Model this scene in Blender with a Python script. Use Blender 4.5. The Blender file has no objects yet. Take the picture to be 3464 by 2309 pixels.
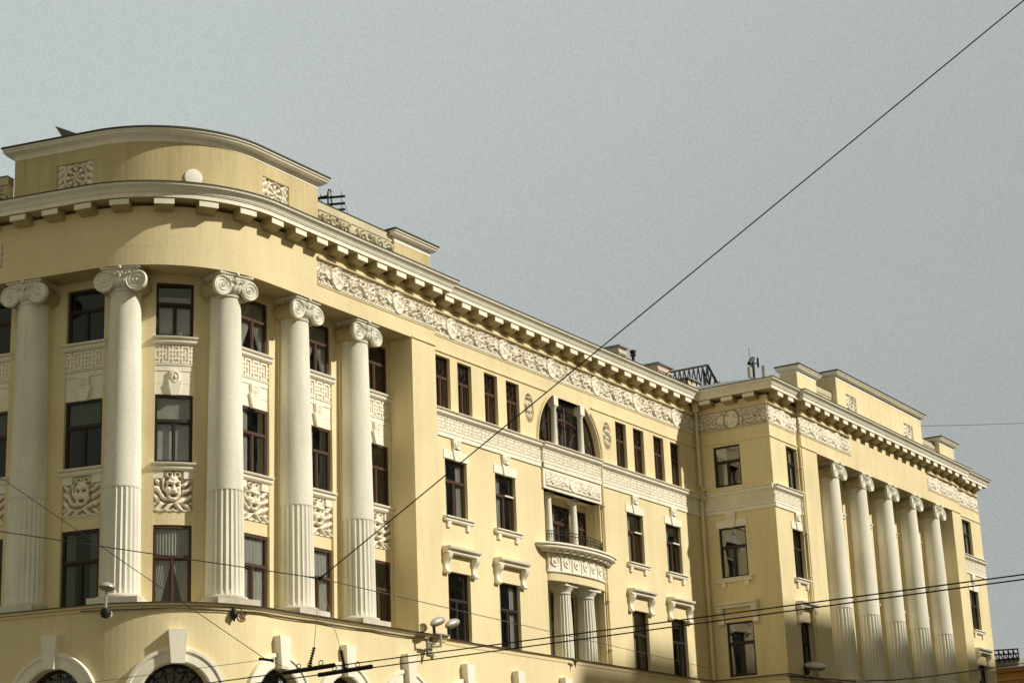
import bpy, math, random
import numpy as np
from mathutils import Vector, Matrix

random.seed(7)
ZG = 1.6                      # camera height above the street: all heights below are written relative to the eye
sc = bpy.context.scene
COL = sc.collection
R_ = math.radians

# ------------------------------------------------------------------ materials
def new_mat(name):
    m = bpy.data.materials.new(name); m.use_nodes = True
    nt = m.node_tree; nt.nodes.clear()
    return m, nt
def nd(nt, t, **kw):
    n = nt.nodes.new(t)
    for k, v in kw.items():
        if k in n.inputs: n.inputs[k].default_value = v
        else: setattr(n, k, v)
    return n
def plaster(name, base, dark, rough=0.85, stain=0.35, grain=0.09, bump=0.25, gscale=26.0, streak=True, cav_shade=None):
    m, nt = new_mat(name); L = nt.links
    out = nd(nt, 'ShaderNodeOutputMaterial'); bs = nd(nt, 'ShaderNodeBsdfPrincipled', Roughness=rough)
    bs.inputs['Specular IOR Level'].default_value = 0.2
    geo = nd(nt, 'ShaderNodeNewGeometry')
    mp = nd(nt, 'ShaderNodeMapping'); mp.inputs['Scale'].default_value = (1.2, 1.2, 0.16) if streak else (.5, .5, .5)
    L.new(geo.outputs['Position'], mp.inputs['Vector'])
    n1 = nd(nt, 'ShaderNodeTexNoise', Scale=1.5, Detail=6.0, Roughness=0.65); L.new(mp.outputs[0], n1.inputs['Vector'])
    r1 = nd(nt, 'ShaderNodeValToRGB'); r1.color_ramp.elements[0].position = .42; r1.color_ramp.elements[1].position = .78
    L.new(n1.outputs['Fac'], r1.inputs['Fac'])
    n2 = nd(nt, 'ShaderNodeTexNoise', Scale=gscale, Detail=3.0, Roughness=0.8); L.new(geo.outputs['Position'], n2.inputs['Vector'])
    n3 = nd(nt, 'ShaderNodeTexNoise', Scale=0.35, Detail=4.0); L.new(geo.outputs['Position'], n3.inputs['Vector'])
    mx = nd(nt, 'ShaderNodeMix', data_type='RGBA'); mx.inputs['A'].default_value = (*base, 1); mx.inputs['B'].default_value = (*dark, 1)
    ml = nd(nt, 'ShaderNodeMath', operation='MULTIPLY'); ml.inputs[1].default_value = stain
    L.new(r1.outputs['Color'], ml.inputs[0]); L.new(ml.outputs[0], mx.inputs['Factor'])
    # thin rain streaks running down
    mp4 = nd(nt, 'ShaderNodeMapping'); mp4.inputs['Scale'].default_value = (3.2, 3.2, .09); L.new(geo.outputs['Position'], mp4.inputs['Vector'])
    n4 = nd(nt, 'ShaderNodeTexNoise', Scale=2.0, Detail=3.0); L.new(mp4.outputs[0], n4.inputs['Vector'])
    n5 = nd(nt, 'ShaderNodeTexNoise', Scale=.5, Detail=2.0); L.new(geo.outputs['Position'], n5.inputs['Vector'])
    m4 = nd(nt, 'ShaderNodeMapRange'); m4.inputs['From Min'].default_value = .56; m4.inputs['From Max'].default_value = .75; m4.inputs['To Max'].default_value = stain * .55 if streak else 0.0
    L.new(n4.outputs['Fac'], m4.inputs['Value'])
    m5 = nd(nt, 'ShaderNodeMapRange'); m5.inputs['From Min'].default_value = .42; m5.inputs['From Max'].default_value = .62; L.new(n5.outputs['Fac'], m5.inputs['Value'])
    m6 = nd(nt, 'ShaderNodeMath', operation='MULTIPLY'); L.new(m4.outputs[0], m6.inputs[0]); L.new(m5.outputs[0], m6.inputs[1])
    ml2 = nd(nt, 'ShaderNodeMath', operation='ADD', use_clamp=True); L.new(ml.outputs[0], ml2.inputs[0]); L.new(m6.outputs[0], ml2.inputs[1]); L.new(ml2.outputs[0], mx.inputs['Factor'])
    # fine grain and a slow drift of tone
    ma = nd(nt, 'ShaderNodeMapRange'); ma.inputs['From Min'].default_value = .25; ma.inputs['From Max'].default_value = .75
    ma.inputs['To Min'].default_value = 1 - grain; ma.inputs['To Max'].default_value = 1 + grain
    L.new(n2.outputs['Fac'], ma.inputs['Value'])
    mb = nd(nt, 'ShaderNodeMapRange'); mb.inputs['From Min'].default_value = .3; mb.inputs['From Max'].default_value = .7
    mb.inputs['To Min'].default_value = .93; mb.inputs['To Max'].default_value = 1.06
    L.new(n3.outputs['Fac'], mb.inputs['Value'])
    mm = nd(nt, 'ShaderNodeMath', operation='MULTIPLY'); L.new(ma.outputs[0], mm.inputs[0]); L.new(mb.outputs[0], mm.inputs[1])
    vm = nd(nt, 'ShaderNodeVectorMath', operation='SCALE'); L.new(mx.outputs['Result'], vm.inputs[0]); L.new(mm.outputs[0], vm.inputs['Scale'])
    src = vm.outputs[0]
    if cav_shade:                                            # shade painted into the hollows of the carving
        at = nd(nt, 'ShaderNodeAttribute', attribute_name='hollow'); mc = nd(nt, 'ShaderNodeMix', data_type='RGBA'); mc.inputs['B'].default_value = (*cav_shade, 1)
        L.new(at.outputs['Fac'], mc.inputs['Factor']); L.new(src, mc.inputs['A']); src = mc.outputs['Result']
    L.new(src, bs.inputs['Base Color'])
    bp = nd(nt, 'ShaderNodeBump', Strength=bump, Distance=0.02); L.new(n2.outputs['Fac'], bp.inputs['Height']); L.new(bp.outputs[0], bs.inputs['Normal'])
    L.new(bs.outputs[0], out.inputs['Surface'])
    return m
def simple(name, col, rough=0.6, metal=0.0, var=0.12, scale=9.0, spec=0.4):
    m, nt = new_mat(name); L = nt.links
    out = nd(nt, 'ShaderNodeOutputMaterial'); bs = nd(nt, 'ShaderNodeBsdfPrincipled', Roughness=rough, Metallic=metal)
    bs.inputs['Specular IOR Level'].default_value = spec
    geo = nd(nt, 'ShaderNodeNewGeometry'); n = nd(nt, 'ShaderNodeTexNoise', Scale=scale, Detail=4.0)
    L.new(geo.outputs['Position'], n.inputs['Vector'])
    ma = nd(nt, 'ShaderNodeMapRange'); ma.inputs['From Min'].default_value = .25; ma.inputs['From Max'].default_value = .75
    ma.inputs['To Min'].default_value = 1 - var; ma.inputs['To Max'].default_value = 1 + var
    L.new(n.outputs['Fac'], ma.inputs['Value'])
    vm = nd(nt, 'ShaderNodeVectorMath', operation='SCALE'); vm.inputs[0].default_value = col; L.new(ma.outputs[0], vm.inputs['Scale'])
    L.new(vm.outputs[0], bs.inputs['Base Color']); L.new(bs.outputs[0], out.inputs['Surface'])
    return m
def glass_mat(name, tint, refl=0.12, tilt=0.02):
    m, nt = new_mat(name); L = nt.links
    out = nd(nt, 'ShaderNodeOutputMaterial')
    gl = nd(nt, 'ShaderNodeBsdfGlossy', Roughness=0.03); gl.inputs['Color'].default_value = (.93, .95, .95, 1)
    tr = nd(nt, 'ShaderNodeBsdfTransparent'); tr.inputs['Color'].default_value = (*tint, 1)
    ad = nd(nt, 'ShaderNodeMath', operation='MULTIPLY_ADD'); ad.inputs[1].default_value = 1 - refl; ad.inputs[2].default_value = refl; ad.use_clamp = True
    geo = nd(nt, 'ShaderNodeNewGeometry'); dt = nd(nt, 'ShaderNodeVectorMath', operation='DOT_PRODUCT'); L.new(geo.outputs['Incoming'], dt.inputs[0]); L.new(geo.outputs['True Normal'], dt.inputs[1])
    ab = nd(nt, 'ShaderNodeMath', operation='ABSOLUTE'); L.new(dt.outputs['Value'], ab.inputs[0])
    iv = nd(nt, 'ShaderNodeMath', operation='SUBTRACT'); iv.inputs[0].default_value = 1.0; L.new(ab.outputs[0], iv.inputs[1])
    fr = nd(nt, 'ShaderNodeMath', operation='POWER'); fr.inputs[1].default_value = 4.5; L.new(iv.outputs[0], fr.inputs[0])
    n = nd(nt, 'ShaderNodeTexNoise', Scale=1.1, Detail=1.0); L.new(geo.outputs['Position'], n.inputs['Vector'])
    bp = nd(nt, 'ShaderNodeBump', Strength=tilt, Distance=1.0); L.new(n.outputs['Fac'], bp.inputs['Height']); L.new(bp.outputs[0], gl.inputs['Normal'])
    mx = nd(nt, 'ShaderNodeMixShader'); L.new(fr.outputs[0], ad.inputs[0]); L.new(ad.outputs[0], mx.inputs['Fac'])
    L.new(tr.outputs[0], mx.inputs[1]); L.new(gl.outputs[0], mx.inputs[2]); L.new(mx.outputs[0], out.inputs['Surface'])
    return m
M = {}
M['wall'] = plaster('yellow_plaster', (.81, .70, .435), (.61, .49, .26), stain=.42, grain=.17)
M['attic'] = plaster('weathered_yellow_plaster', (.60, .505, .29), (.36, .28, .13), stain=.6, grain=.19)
M['trim'] = plaster('cream_stucco', (.90, .86, .74), (.60, .54, .38), stain=.35, gscale=30, grain=.14)
M['relief'] = plaster('carved_stucco', (.90, .85, .72), (.62, .55, .37), stain=.25, streak=False, gscale=24, cav_shade=(.30, .21, .10))
M['relief_dark'] = plaster('stained_shaded_stucco', (.60, .55, .40), (.30, .24, .13), stain=.6, streak=False, gscale=20, cav_shade=(.08, .055, .02))
M['shade'] = plaster('shade_toned_plaster', (.50, .41, .22), (.32, .25, .12), stain=.5, streak=False)  # shade painted in: darker plaster for soffits, bracket bodies and capital bolsters
M['stone'] = plaster('column_stone', (.83, .81, .71), (.50, .47, .36), stain=.5, grain=.18, gscale=22)
M['base'] = plaster('weathered_stone', (.72, .68, .58), (.30, .24, .16), stain=.65, streak=False)
M['roof'] = simple('roof_sheet', (.26, .27, .28), .5, .3)
M['gutter'] = simple('dark_sheet_edge', (.055, .05, .04), .7)
M['frame'] = simple('brown_window_paint', (.075, .034, .02), .5, 0, .2, 20)
M['frame_dark'] = simple('dark_window_paint', (.028, .02, .014), .5, 0, .2, 20)
M['glass'] = glass_mat('window_glass', (.80, .81, .80), .09)
M['glass_hi'] = glass_mat('window_glass_sky', (.80, .80, .80), .15)
M['glass_dark'] = glass_mat('dark_window_glass', (.45, .5, .48), .05)
M['curtain'] = simple('net_curtain', (.36, .37, .34), .9, 0, .15, 7)
M['dim'] = simple('dim_blind', (.46, .46, .48), .9, 0, .1, 3)
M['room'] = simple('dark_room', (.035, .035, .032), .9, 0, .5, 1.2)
M['iron'] = simple('black_iron', (.022, .02, .018), .55, .4)
M['wire'] = simple('dark_wire', (.03, .025, .02), .6, .3)
M['wire_light'] = simple('thin_steel_wire', (.13, .11, .08), .5, .5)
M['lamp'] = simple('grey_lamp_enamel', (.42, .42, .39), .35, .1)
M['lampglass'] = simple('amber_lamp_glass', (.30, .26, .13), .2, 0)
M['galv'] = simple('galvanised_steel', (.5, .51, .5), .35, .6)
M['brick'] = simple('pink_brick', (.60, .49, .40), .85, 0, .3, 14)
M['rust'] = simple('rusty_iron', (.26, .15, .06), .8, .2, .3, 20)
M['white'] = simple('white_paint', (.8, .78, .7), .5)
M['orange'] = plaster('orange_render', (.50, .28, .10), (.3, .17, .07))
M['grey'] = plaster('grey_render', (.30, .28, .25), (.18, .17, .15))
M['asphalt'] = simple('asphalt', (.05, .05, .05), .9, 0, .3, 6)
M['paving'] = simple('paving', (.17, .155, .12), .9, 0, .2, 3)
M['paint'] = simple('road_paint', (.75, .75, .72), .7)

# ------------------------------------------------------------------ object helpers
ORG = {}
class MB:
    """collects vertices and faces; coordinates are world coordinates with z relative to the eye"""
    def __init__(s): s.v = []; s.f = []; s.h = {}
    def add(s, vs, fs):
        o = len(s.v); s.v.extend(vs); s.f.extend([tuple(i + o for i in f) for f in fs])
    def build(s, name, mat, parent=None, smooth=None, label=None):
        v = np.array(s.v, float); v[:, 2] += ZG
        lo, hi = v.min(0), v.max(0); c = np.array([(lo[0] + hi[0]) / 2, (lo[1] + hi[1]) / 2, lo[2]])
        me = bpy.data.meshes.new(name); me.from_pydata([tuple(x) for x in (v - c)], [], s.f)
        me.materials.append(mat); me.update()
        if s.h:
            at = me.attributes.new('hollow', 'FLOAT', 'POINT'); arr = np.zeros(len(s.v), dtype=np.float32)
            for b_, a_ in s.h.items(): arr[b_:b_ + len(a_)] = a_
            at.data.foreach_set('value', arr)
        if smooth is not None:
            me.shade_smooth()
            if smooth > 0: me.set_sharp_from_angle(angle=R_(smooth))
        o = bpy.data.objects.new(name, me); COL.objects.link(o)
        if parent is not None:
            o.parent = parent; p = ORG[parent.name]; o.location = (c[0] - p[0], c[1] - p[1], c[2] - p[2])
        else: o.location = c
        ORG[o.name] = tuple(c)
        if label: o['label'] = label
        return o
def thing(name, label, cat, loc, group=None):
    o = bpy.data.objects.new(name, None); COL.objects.link(o); o.empty_display_size = .3
    w = (loc[0], loc[1], loc[2] + ZG); o.location = w; ORG[o.name] = w
    o['label'] = label; o['category'] = cat
    if group: o['group'] = group
    return o
def tag(o, label, cat, group=None):
    o['label'] = label; o['category'] = cat
    if group: o['group'] = group
    return o

class Straight:
    curved = False
    def __init__(s, o, u, n): s.o = o; s.u = u; s.n = n
    def __call__(s, a, z, d): return (s.o[0] + s.u[0] * a + s.n[0] * d, s.o[1] + s.u[1] * a + s.n[1] * d, z)
# plan of the rounded corner: front line y=37.7, arc of radius 4.5, side line receding to the left street
CC = (45.6, 42.2); RR = 4.5; NS = (-.9755, -.2199); US = (-.2199, .9755); TH = math.acos(.2199); LA = RR * TH
class Corner:
    curved = True
    def __call__(s, a, z, d):
        if a >= 0: return (CC[0] + a, CC[1] - RR - d, z)
        if a >= -LA:
            p = -a / RR; return (CC[0] - math.sin(p) * (RR + d), CC[1] - math.cos(p) * (RR + d), z)
        t = -LA - a
        return (CC[0] + NS[0] * (RR + d) + US[0] * t, CC[1] + NS[1] * (RR + d) + US[1] * t, z)
A = Corner()
YC = 38.0; XW = 77.4; YW = 34.25; YE = 34.05; XR = 106.3
Cn = Straight((0, YC), (1, 0), (0, -1))          # centre front, a = world x
Ws = Straight((XW, 0), (0, -1), (-1, 0))         # wing side, a = -world y
Wf = Straight((0, YW), (1, 0), (0, -1))          # wing front, a = world x
Wp = Straight((0, YE), (1, 0), (0, -1))          # wing portico plane
Lp = Straight((0, 37.7), (1, 0), (0, -1))

def subdiv(F, a0, a1, step=.22):
    if not F.curved or a0 >= 0: return [a0, a1]
    n = max(1, int(math.ceil((a1 - a0) / step))); r = [a0 + (a1 - a0) * i / n for i in range(n + 1)]
    for b in (0.0, -LA):
        if a0 < b < a1 and all(abs(b - x) > 1e-4 for x in r): r.append(b)
    return sorted(r)
def box(mb, F, a0, a1, z0, z1, d0, d1):
    """box between outward offsets d0<d1"""
    S = subdiv(F, a0, a1); vs = []; fs = []
    for a in S: vs += [F(a, z0, d0), F(a, z0, d1), F(a, z1, d1), F(a, z1, d0)]
    for i in range(len(S) - 1):
        b = 4 * i; c = b + 4
        for k in range(4): fs.append((b + k, b + (k + 1) % 4, c + (k + 1) % 4, c + k))
    fs.append((3, 2, 1, 0)); n = 4 * (len(S) - 1); fs.append((n, n + 1, n + 2, n + 3)); mb.add(vs, fs)
def prism(mb, F, poly, d0, d1, side=True):
    """polygon [(a,z)...] extruded from d0 to d1"""
    n = len(poly); vs = [F(a, z, d1) for a, z in poly] + [F(a, z, d0) for a, z in poly]
    fs = [tuple(range(n))]
    if side: fs += [(i, i + n, (i + 1) % n + n, (i + 1) % n) for i in range(n)]
    mb.add(vs, fs)
def extr(mb, F, prof, a0, a1):
    """closed profile [(d,z)...] run from a0 to a1"""
    S = subdiv(F, a0, a1); n = len(prof); vs = []; fs = []
    for a in S: vs += [F(a, z, d) for d, z in prof]
    for i in range(len(S) - 1):
        for k in range(n): fs.append((i * n + k, i * n + (k + 1) % n, (i + 1) * n + (k + 1) % n, (i + 1) * n + k))
    fs.append(tuple(range(n))[::-1]); e = (len(S) - 1) * n; fs.append(tuple(range(e, e + n))); mb.add(vs, fs)
def sheet(mb, F, a0, a1, z0, z1, d, holes, dj):
    """wall sheet at offset d with openings (a0,a1,z0,z1[,'arch']) and jambs back to dj"""
    As = {a0, a1}; Zs = {z0, z1}; H = []
    for h in holes:
        As |= {h[0], h[1]}; Zs |= {h[2], h[3]}; H.append(h)
    As = sorted(x for x in As if a0 <= x <= a1); Zs = sorted(x for x in Zs if z0 <= x <= z1)
    for i in range(len(As) - 1):
        for S0, S1 in zip(subdiv(F, As[i], As[i + 1])[:-1], subdiv(F, As[i], As[i + 1])[1:]):
            run = None
            for j in range(len(Zs) - 1):
                ca, cz = (S0 + S1) / 2, (Zs[j] + Zs[j + 1]) / 2
                if any(h[0] < ca < h[1] and h[2] < cz < h[3] for h in H): continue
                mb.add([F(S0, Zs[j], d), F(S1, Zs[j], d), F(S1, Zs[j + 1], d), F(S0, Zs[j + 1], d)], [(0, 1, 2, 3)])
    for h in holes:
        b0, b1, y0, y1 = h[:4]
        if len(h) > 4:                                     # arched head: semicircle inside the top of the box
            r = (b1 - b0) / 2; c = (b0 + b1) / 2; zc = y1 - r; n = 28; P = []
            for k in range(n + 1):
                t = math.pi * k / n; P.append((c - r * math.cos(t), zc + r * math.sin(t)))
            for k in range(n):
                p, q = P[k], P[k + 1]
                mb.add([F(p[0], p[1], d), F(q[0], q[1], d), F(q[0], y1, d), F(p[0], y1, d)], [(0, 1, 2, 3)])
                mb.add([F(p[0], p[1], d), F(q[0], q[1], d), F(q[0], q[1], dj), F(p[0], p[1], dj)], [(0, 1, 2, 3)])
            for b in (b0, b1): mb.add([F(b, y0, d), F(b, zc, d), F(b, zc, dj), F(b, y0, dj)], [(0, 1, 2, 3)])
            for S0, S1 in zip(subdiv(F, b0, b1)[:-1], subdiv(F, b0, b1)[1:]): mb.add([F(S0, y0, d), F(S1, y0, d), F(S1, y0, dj), F(S0, y0, dj)], [(0, 1, 2, 3)])
        else:
            for b in (b0, b1): mb.add([F(b, y0, d), F(b, y1, d), F(b, y1, dj), F(b, y0, dj)], [(0, 1, 2, 3)])
            for y in (y0, y1):
                for S0, S1 in zip(subdiv(F, b0, b1)[:-1], subdiv(F, b0, b1)[1:]):
                    mb.add([F(S0, y, d), F(S1, y, d), F(S1, y, dj), F(S0, y, dj)], [(0, 1, 2, 3)])
def tube(mb, pts, r, n=6, r1=None):
    P = [Vector(p) for p in pts]; base = len(mb.v); vs = []; fs = []
    for i, p in enumerate(P):
        t = (P[min(i + 1, len(P) - 1)] - P[max(i - 1, 0)]).normalized()
        u = t.cross(Vector((0, 0, 1)));  u = u if u.length > .05 else t.cross(Vector((1, 0, 0))); u.normalize(); w = t.cross(u)
        rr = r if r1 is None else r + (r1 - r) * i / (len(P) - 1)
        for k in range(n):
            a = 2 * math.pi * k / n; q = p + (u * math.cos(a) + w * math.sin(a)) * rr; vs.append(tuple(q))
    for i in range(len(P) - 1):
        for k in range(n): fs.append((i * n + k, i * n + (k + 1) % n, (i + 1) * n + (k + 1) % n, (i + 1) * n + k))
    fs.append(tuple(range(n))); fs.append(tuple(range((len(P) - 1) * n, len(P) * n))[::-1]); mb.add(vs, fs)
def lathe(mb, c, prof, n=40, rf=None, caps=True, ax=None):
    """profile [(r,z)...] turned about a vertical axis through c (x,y) or about axis ax=(origin, axis, u, w)"""
    vs = []; fs = []
    for r, z in prof:
        for k in range(n):
            t = 2 * math.pi * k / n; q = r * (rf(t, z) if rf else 1)
            if ax is None: vs.append((c[0] + q * math.cos(t), c[1] + q * math.sin(t), z))
            else:
                o, a, u, w = ax; vs.append(tuple(o[i] + a[i] * z + (u[i] * math.cos(t) + w[i] * math.sin(t)) * q for i in range(3)))
    for j in range(len(prof) - 1):
        for k in range(n): fs.append((j * n + k, j * n + (k + 1) % n, (j + 1) * n + (k + 1) % n, (j + 1) * n + k))
    if caps: fs.append(tuple(range(n))[::-1]); fs.append(tuple(range((len(prof) - 1) * n, len(prof) * n)))
    mb.add(vs, fs)
def hfield(mb, F, a0, a1, z0, z1, d, H, res=.03, edge=True):
    """carved panel: H(a,z) numpy height over the plane d"""
    na = max(2, int(round((a1 - a0) / res))); nz = max(2, int(round((z1 - z0) / res)))
    aa = np.linspace(a0, a1, na + 1); zz = np.linspace(z0, z1, nz + 1); G = H(*np.meshgrid(aa, zz, indexing='ij'))
    if edge: G = G.copy(); G[0, :] = G[-1, :] = 0; G[:, 0] = G[:, -1] = 0
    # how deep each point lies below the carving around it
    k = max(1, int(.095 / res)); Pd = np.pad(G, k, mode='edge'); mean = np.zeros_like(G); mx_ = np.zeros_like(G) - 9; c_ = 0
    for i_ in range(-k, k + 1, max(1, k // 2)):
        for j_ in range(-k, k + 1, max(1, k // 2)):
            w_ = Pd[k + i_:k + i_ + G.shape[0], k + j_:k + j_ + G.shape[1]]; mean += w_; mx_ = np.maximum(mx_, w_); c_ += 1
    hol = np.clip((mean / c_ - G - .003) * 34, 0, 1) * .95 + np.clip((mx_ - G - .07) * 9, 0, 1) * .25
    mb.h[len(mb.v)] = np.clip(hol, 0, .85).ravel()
    vs = [F(aa[i], zz[j], d + float(G[i, j])) for i in range(na + 1) for j in range(nz + 1)]; m = nz + 1
    fs = [(i * m + j, (i + 1) * m + j, (i + 1) * m + j + 1, i * m + j + 1) for i in range(na) for j in range(nz)]
    mb.add(vs, fs)
def gs(x, y, cx, cy, sx, sy): return np.exp(-((x - cx) / sx) ** 2 - ((y - cy) / sy) ** 2)
def ridge(v): return 1 - np.abs(np.sin(v))

# sweep along a plan polyline with mitred corners (outward = to the right of travel toward +a ... offset normal given)
def mitre(poly, closed=False):
    out = []
    for i, p in enumerate(poly):
        ns = []
        for j in (i - 1, i):
            if 0 <= j < len(poly) - 1:
                dx, dy = poly[j + 1][0] - poly[j][0], poly[j + 1][1] - poly[j][1]; l = math.hypot(dx, dy); ns.append((dy / l, -dx / l))
        if len(ns) == 1: out.append(ns[0])
        else:
            a, b = ns; k = 1 + a[0] * b[0] + a[1] * b[1]; out.append(((a[0] + b[0]) / k, (a[1] + b[1]) / k))
    return out
def arcpts(a0, step=.2):
    P = [];
    for a in subdiv(A, a0, 0.0, step): P.append(A(a, 0, 0)[:2])
    # keep only needed vertices on the straight side
    k = [p for i, p in enumerate(P)]
    return k
EP = arcpts(-18.0) + [(55.5, 37.7), (55.5, 38.0), (XW, 38.0), (XW, YW), (80.5, YW), (80.5, YE), (102.4, YE), (102.4, YW), (XR, YW), (XR, 50.0)]
def sweep(mb, poly, prof, closed=True):
    N = mitre(poly); n = len(prof); vs = []; fs = []
    for p, m in zip(poly, N): vs += [(p[0] + m[0] * d, p[1] + m[1] * d, z) for d, z in prof]
    for i in range(len(poly) - 1):
        for k in range(n if closed else n - 1): fs.append((i * n + k, i * n + (k + 1) % n, (i + 1) * n + (k + 1) % n, (i + 1) * n + k))
    if closed: fs.append(tuple(range(n))[::-1]); e = (len(poly) - 1) * n; fs.append(tuple(range(e, e + n)))
    mb.add(vs, fs)

# ================================================================== THE BUILDING
B = thing('corner_building', 'long yellow stucco building with rounded colonnaded corner, carved frieze and projecting right wing', 'building', (66, 44, -ZG))
def P(mb, name, mat, smooth=None, label=None, parent=None): return mb.build(name, M[mat], parent or B, smooth, label)

ZL = 8.88; ZS = 19.64; ZF0 = 20.27; ZF1 = 21.2; ZT = 22.2
# columns and bays -------------------------------------------------------------
COLS = [-15.6, -12.07, -8.55, -5.04, -1.115, 2.46, 5.83]
BAYS = [(-13.83, .70), (-10.31, .70), (-6.80, .70), (-3.10, .80), (.75, .74), (4.15, .74), (7.55, .74)]
WCOLS = [84.95, 88.45, 91.95, 95.45, 98.98]
WBAYS = [(x, .74) for x in (83.25, 86.7, 90.2, 93.7, 97.2, 100.2)]
DW = -1.0; DS = -1.07; DG = -1.15        # portico wall, spandrel and glass offsets

# --- walls --------------------------------------------------------------------
w = MB()
# portico back wall with a full-height slot per bay
sheet(w, A, -18, 8.4, ZL - .05, ZS, DW, [(c - h, c + h, ZL - .04, 19.38) for c, h in BAYS], -1.5)
# spandrels of wall colour between ground and first upper window
for c, h in BAYS:
    box(w, A, c - h, c + h, 11.47, 11.9, -1.5, DS)
# pier closing the portico on the right, its inner face and front
box(w, Lp, 54.0, 55.5, ZL - .05, ZS - .0, -1.45, 0)
# soffit
P(w, 'wall', 'wall', label='yellow wall behind the columns of the rounded corner')
w = MB(); sheetS = subdiv(A, -18, 8.4)
for a, b in zip(sheetS[:-1], sheetS[1:]): w.add([A(a, ZS - .004, 0), A(b, ZS - .004, 0), A(b, ZS - .004, -1.5), A(a, ZS - .004, -1.5)], [(0, 1, 2, 3)])
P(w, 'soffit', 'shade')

# --- small and big openings of the centre
C4 = [(55.94, 56.9), (57.4, 58.36), (59.25, 60.2), (60.83, 61.8), (69.62, 70.58), (71.22, 72.18), (73.1, 74.06), (74.72, 75.68)]
C3 = [(56.36, 57.82), (59.78, 61.24), (70.2, 71.66), (73.76, 75.22)]
C2 = [(56.36, 57.82), (59.8, 61.26), (70.2, 71.62), (73.76, 75.2)]
w = MB()
holes = [(a, b, 17.42, 19.5) for a, b in C4] + [(a, b, 13.4, 15.6) for a, b in C3] + [(a, b, 8.9, 11.38) for a, b in C2]
holes += [(62.52 - .44, 62.52 + .44, 18.68 - .72, 18.68 + .72), (68.85 - .44, 68.85 + .44, 18.68 - .72, 18.68 + .72)]
holes += [(63.35, 67.85, 13.2, 15.55), (63.35, 67.85, 8.9, 11.85)]
ARC = (65.7, 17.44, 2.52)
ca, cz, cr = ARC
# arch opening clipped by the architrave
zt = 19.58
holes2 = holes + [(ca - cr, ca + cr, cz, zt)]
sheet(w, Cn, 55.5, XW, ZL - .05, ZS, 0, holes2, -.32)
N = 40; arc = []
for k in range(N + 1):
    t = math.pi * k / N; arc.append((ca - cr * math.cos(t), min(zt, cz + cr * math.sin(t))))
for p, q in zip(arc[:-1], arc[1:]):
    w.add([Cn(p[0], p[1], 0), Cn(q[0], q[1], 0), Cn(q[0], zt + .001, 0), Cn(p[0], zt + .001, 0)], [(0, 1, 2, 3)])
    w.add([Cn(p[0], p[1], 0), Cn(q[0], q[1], 0), Cn(q[0], q[1], -.45), Cn(p[0], p[1], -.45)], [(0, 1, 2, 3)])
# recesses behind the two balconies
for z0, z1 in ((13.2, 15.55), (8.9, 11.85)):
    wins = [(63.42, 64.3), (64.6, 66.45), (67.0, 67.82)]
    sheet(w, Cn, 63.35, 67.85, z0, z1, -.65, [(a, b, z0 + .02, z1 - .3) for a, b in wins], -.85)
    for x in (63.35, 67.85): w.add([Cn(x, z0, -.3), Cn(x, z1, -.3), Cn(x, z1, -.66), Cn(x, z0, -.66)], [(0, 1, 2, 3)])
    w.add([Cn(63.35, z1, -.3), Cn(67.85, z1, -.3), Cn(67.85, z1, -.66), Cn(63.35, z1, -.66)], [(0, 1, 2, 3)])
    w.add([Cn(63.35, z0, -.3), Cn(67.85, z0, -.3), Cn(67.85, z0, -.66), Cn(63.35, z0, -.66)], [(0, 1, 2, 3)])
P(w, 'wall', 'wall', label='yellow wall of the central range')

# --- wing: side, front bays, portico back wall
WS = [(-37.17, -35.84)]
w = MB()
sheet(w, Ws, -38.0, -YW, ZL - .05, ZS, 0, [(-37.15, -35.8, 17.62, 19.68 - .15), (-37.15, -35.8, 13.4, 15.72), (-37.1, -35.76, 8.97, 11.4)], -.16)
sheet(w, Wf, XW, 80.5, ZL - .05, ZS, 0, [(79.1, 80.3, 17.5, 19.5), (79.1, 80.3, 13.3, 15.6), (79.15, 80.35, 8.95, 11.36)], -.3)
sheet(w, Wf, 102.4, XR, ZL - .05, ZS, 0, [(103.1, 104.6, 17.4, 19.5), (103.1, 104.6, 13.2, 15.45), (103.2, 104.7, 8.95, 11.3)], -.3)
sheet(w, Wp, 82.25, 101.0, ZL - .05, ZS, DW, [(c - h, c + h, ZL - .04, 19.38) for c, h in WBAYS], -1.5)
for c, h in WBAYS: box(w, Wp, c - h, c + h, 11.47, 11.9, -1.5, DS)
box(w, Wp, 80.5, 82.25, ZL - .05, ZS, -1.45, 0); box(w, Wp, 101.0, 102.4, ZL - .05, ZS, -1.45, 0)
w.add([(XR, YW, ZL), (XR, 50, ZL), (XR, 50, ZS), (XR, YW, ZS)], [(0, 1, 2, 3)])
P(w, 'wall', 'wall', label='yellow wall of the projecting wing')

w = MB(); w.add([Wp(82.25, ZS - .004, 0), Wp(101, ZS - .004, 0), Wp(101, ZS - .004, -1.5), Wp(82.25, ZS - .004, -1.5)], [(0, 1, 2, 3)]); P(w, 'soffit', 'shade')

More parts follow.
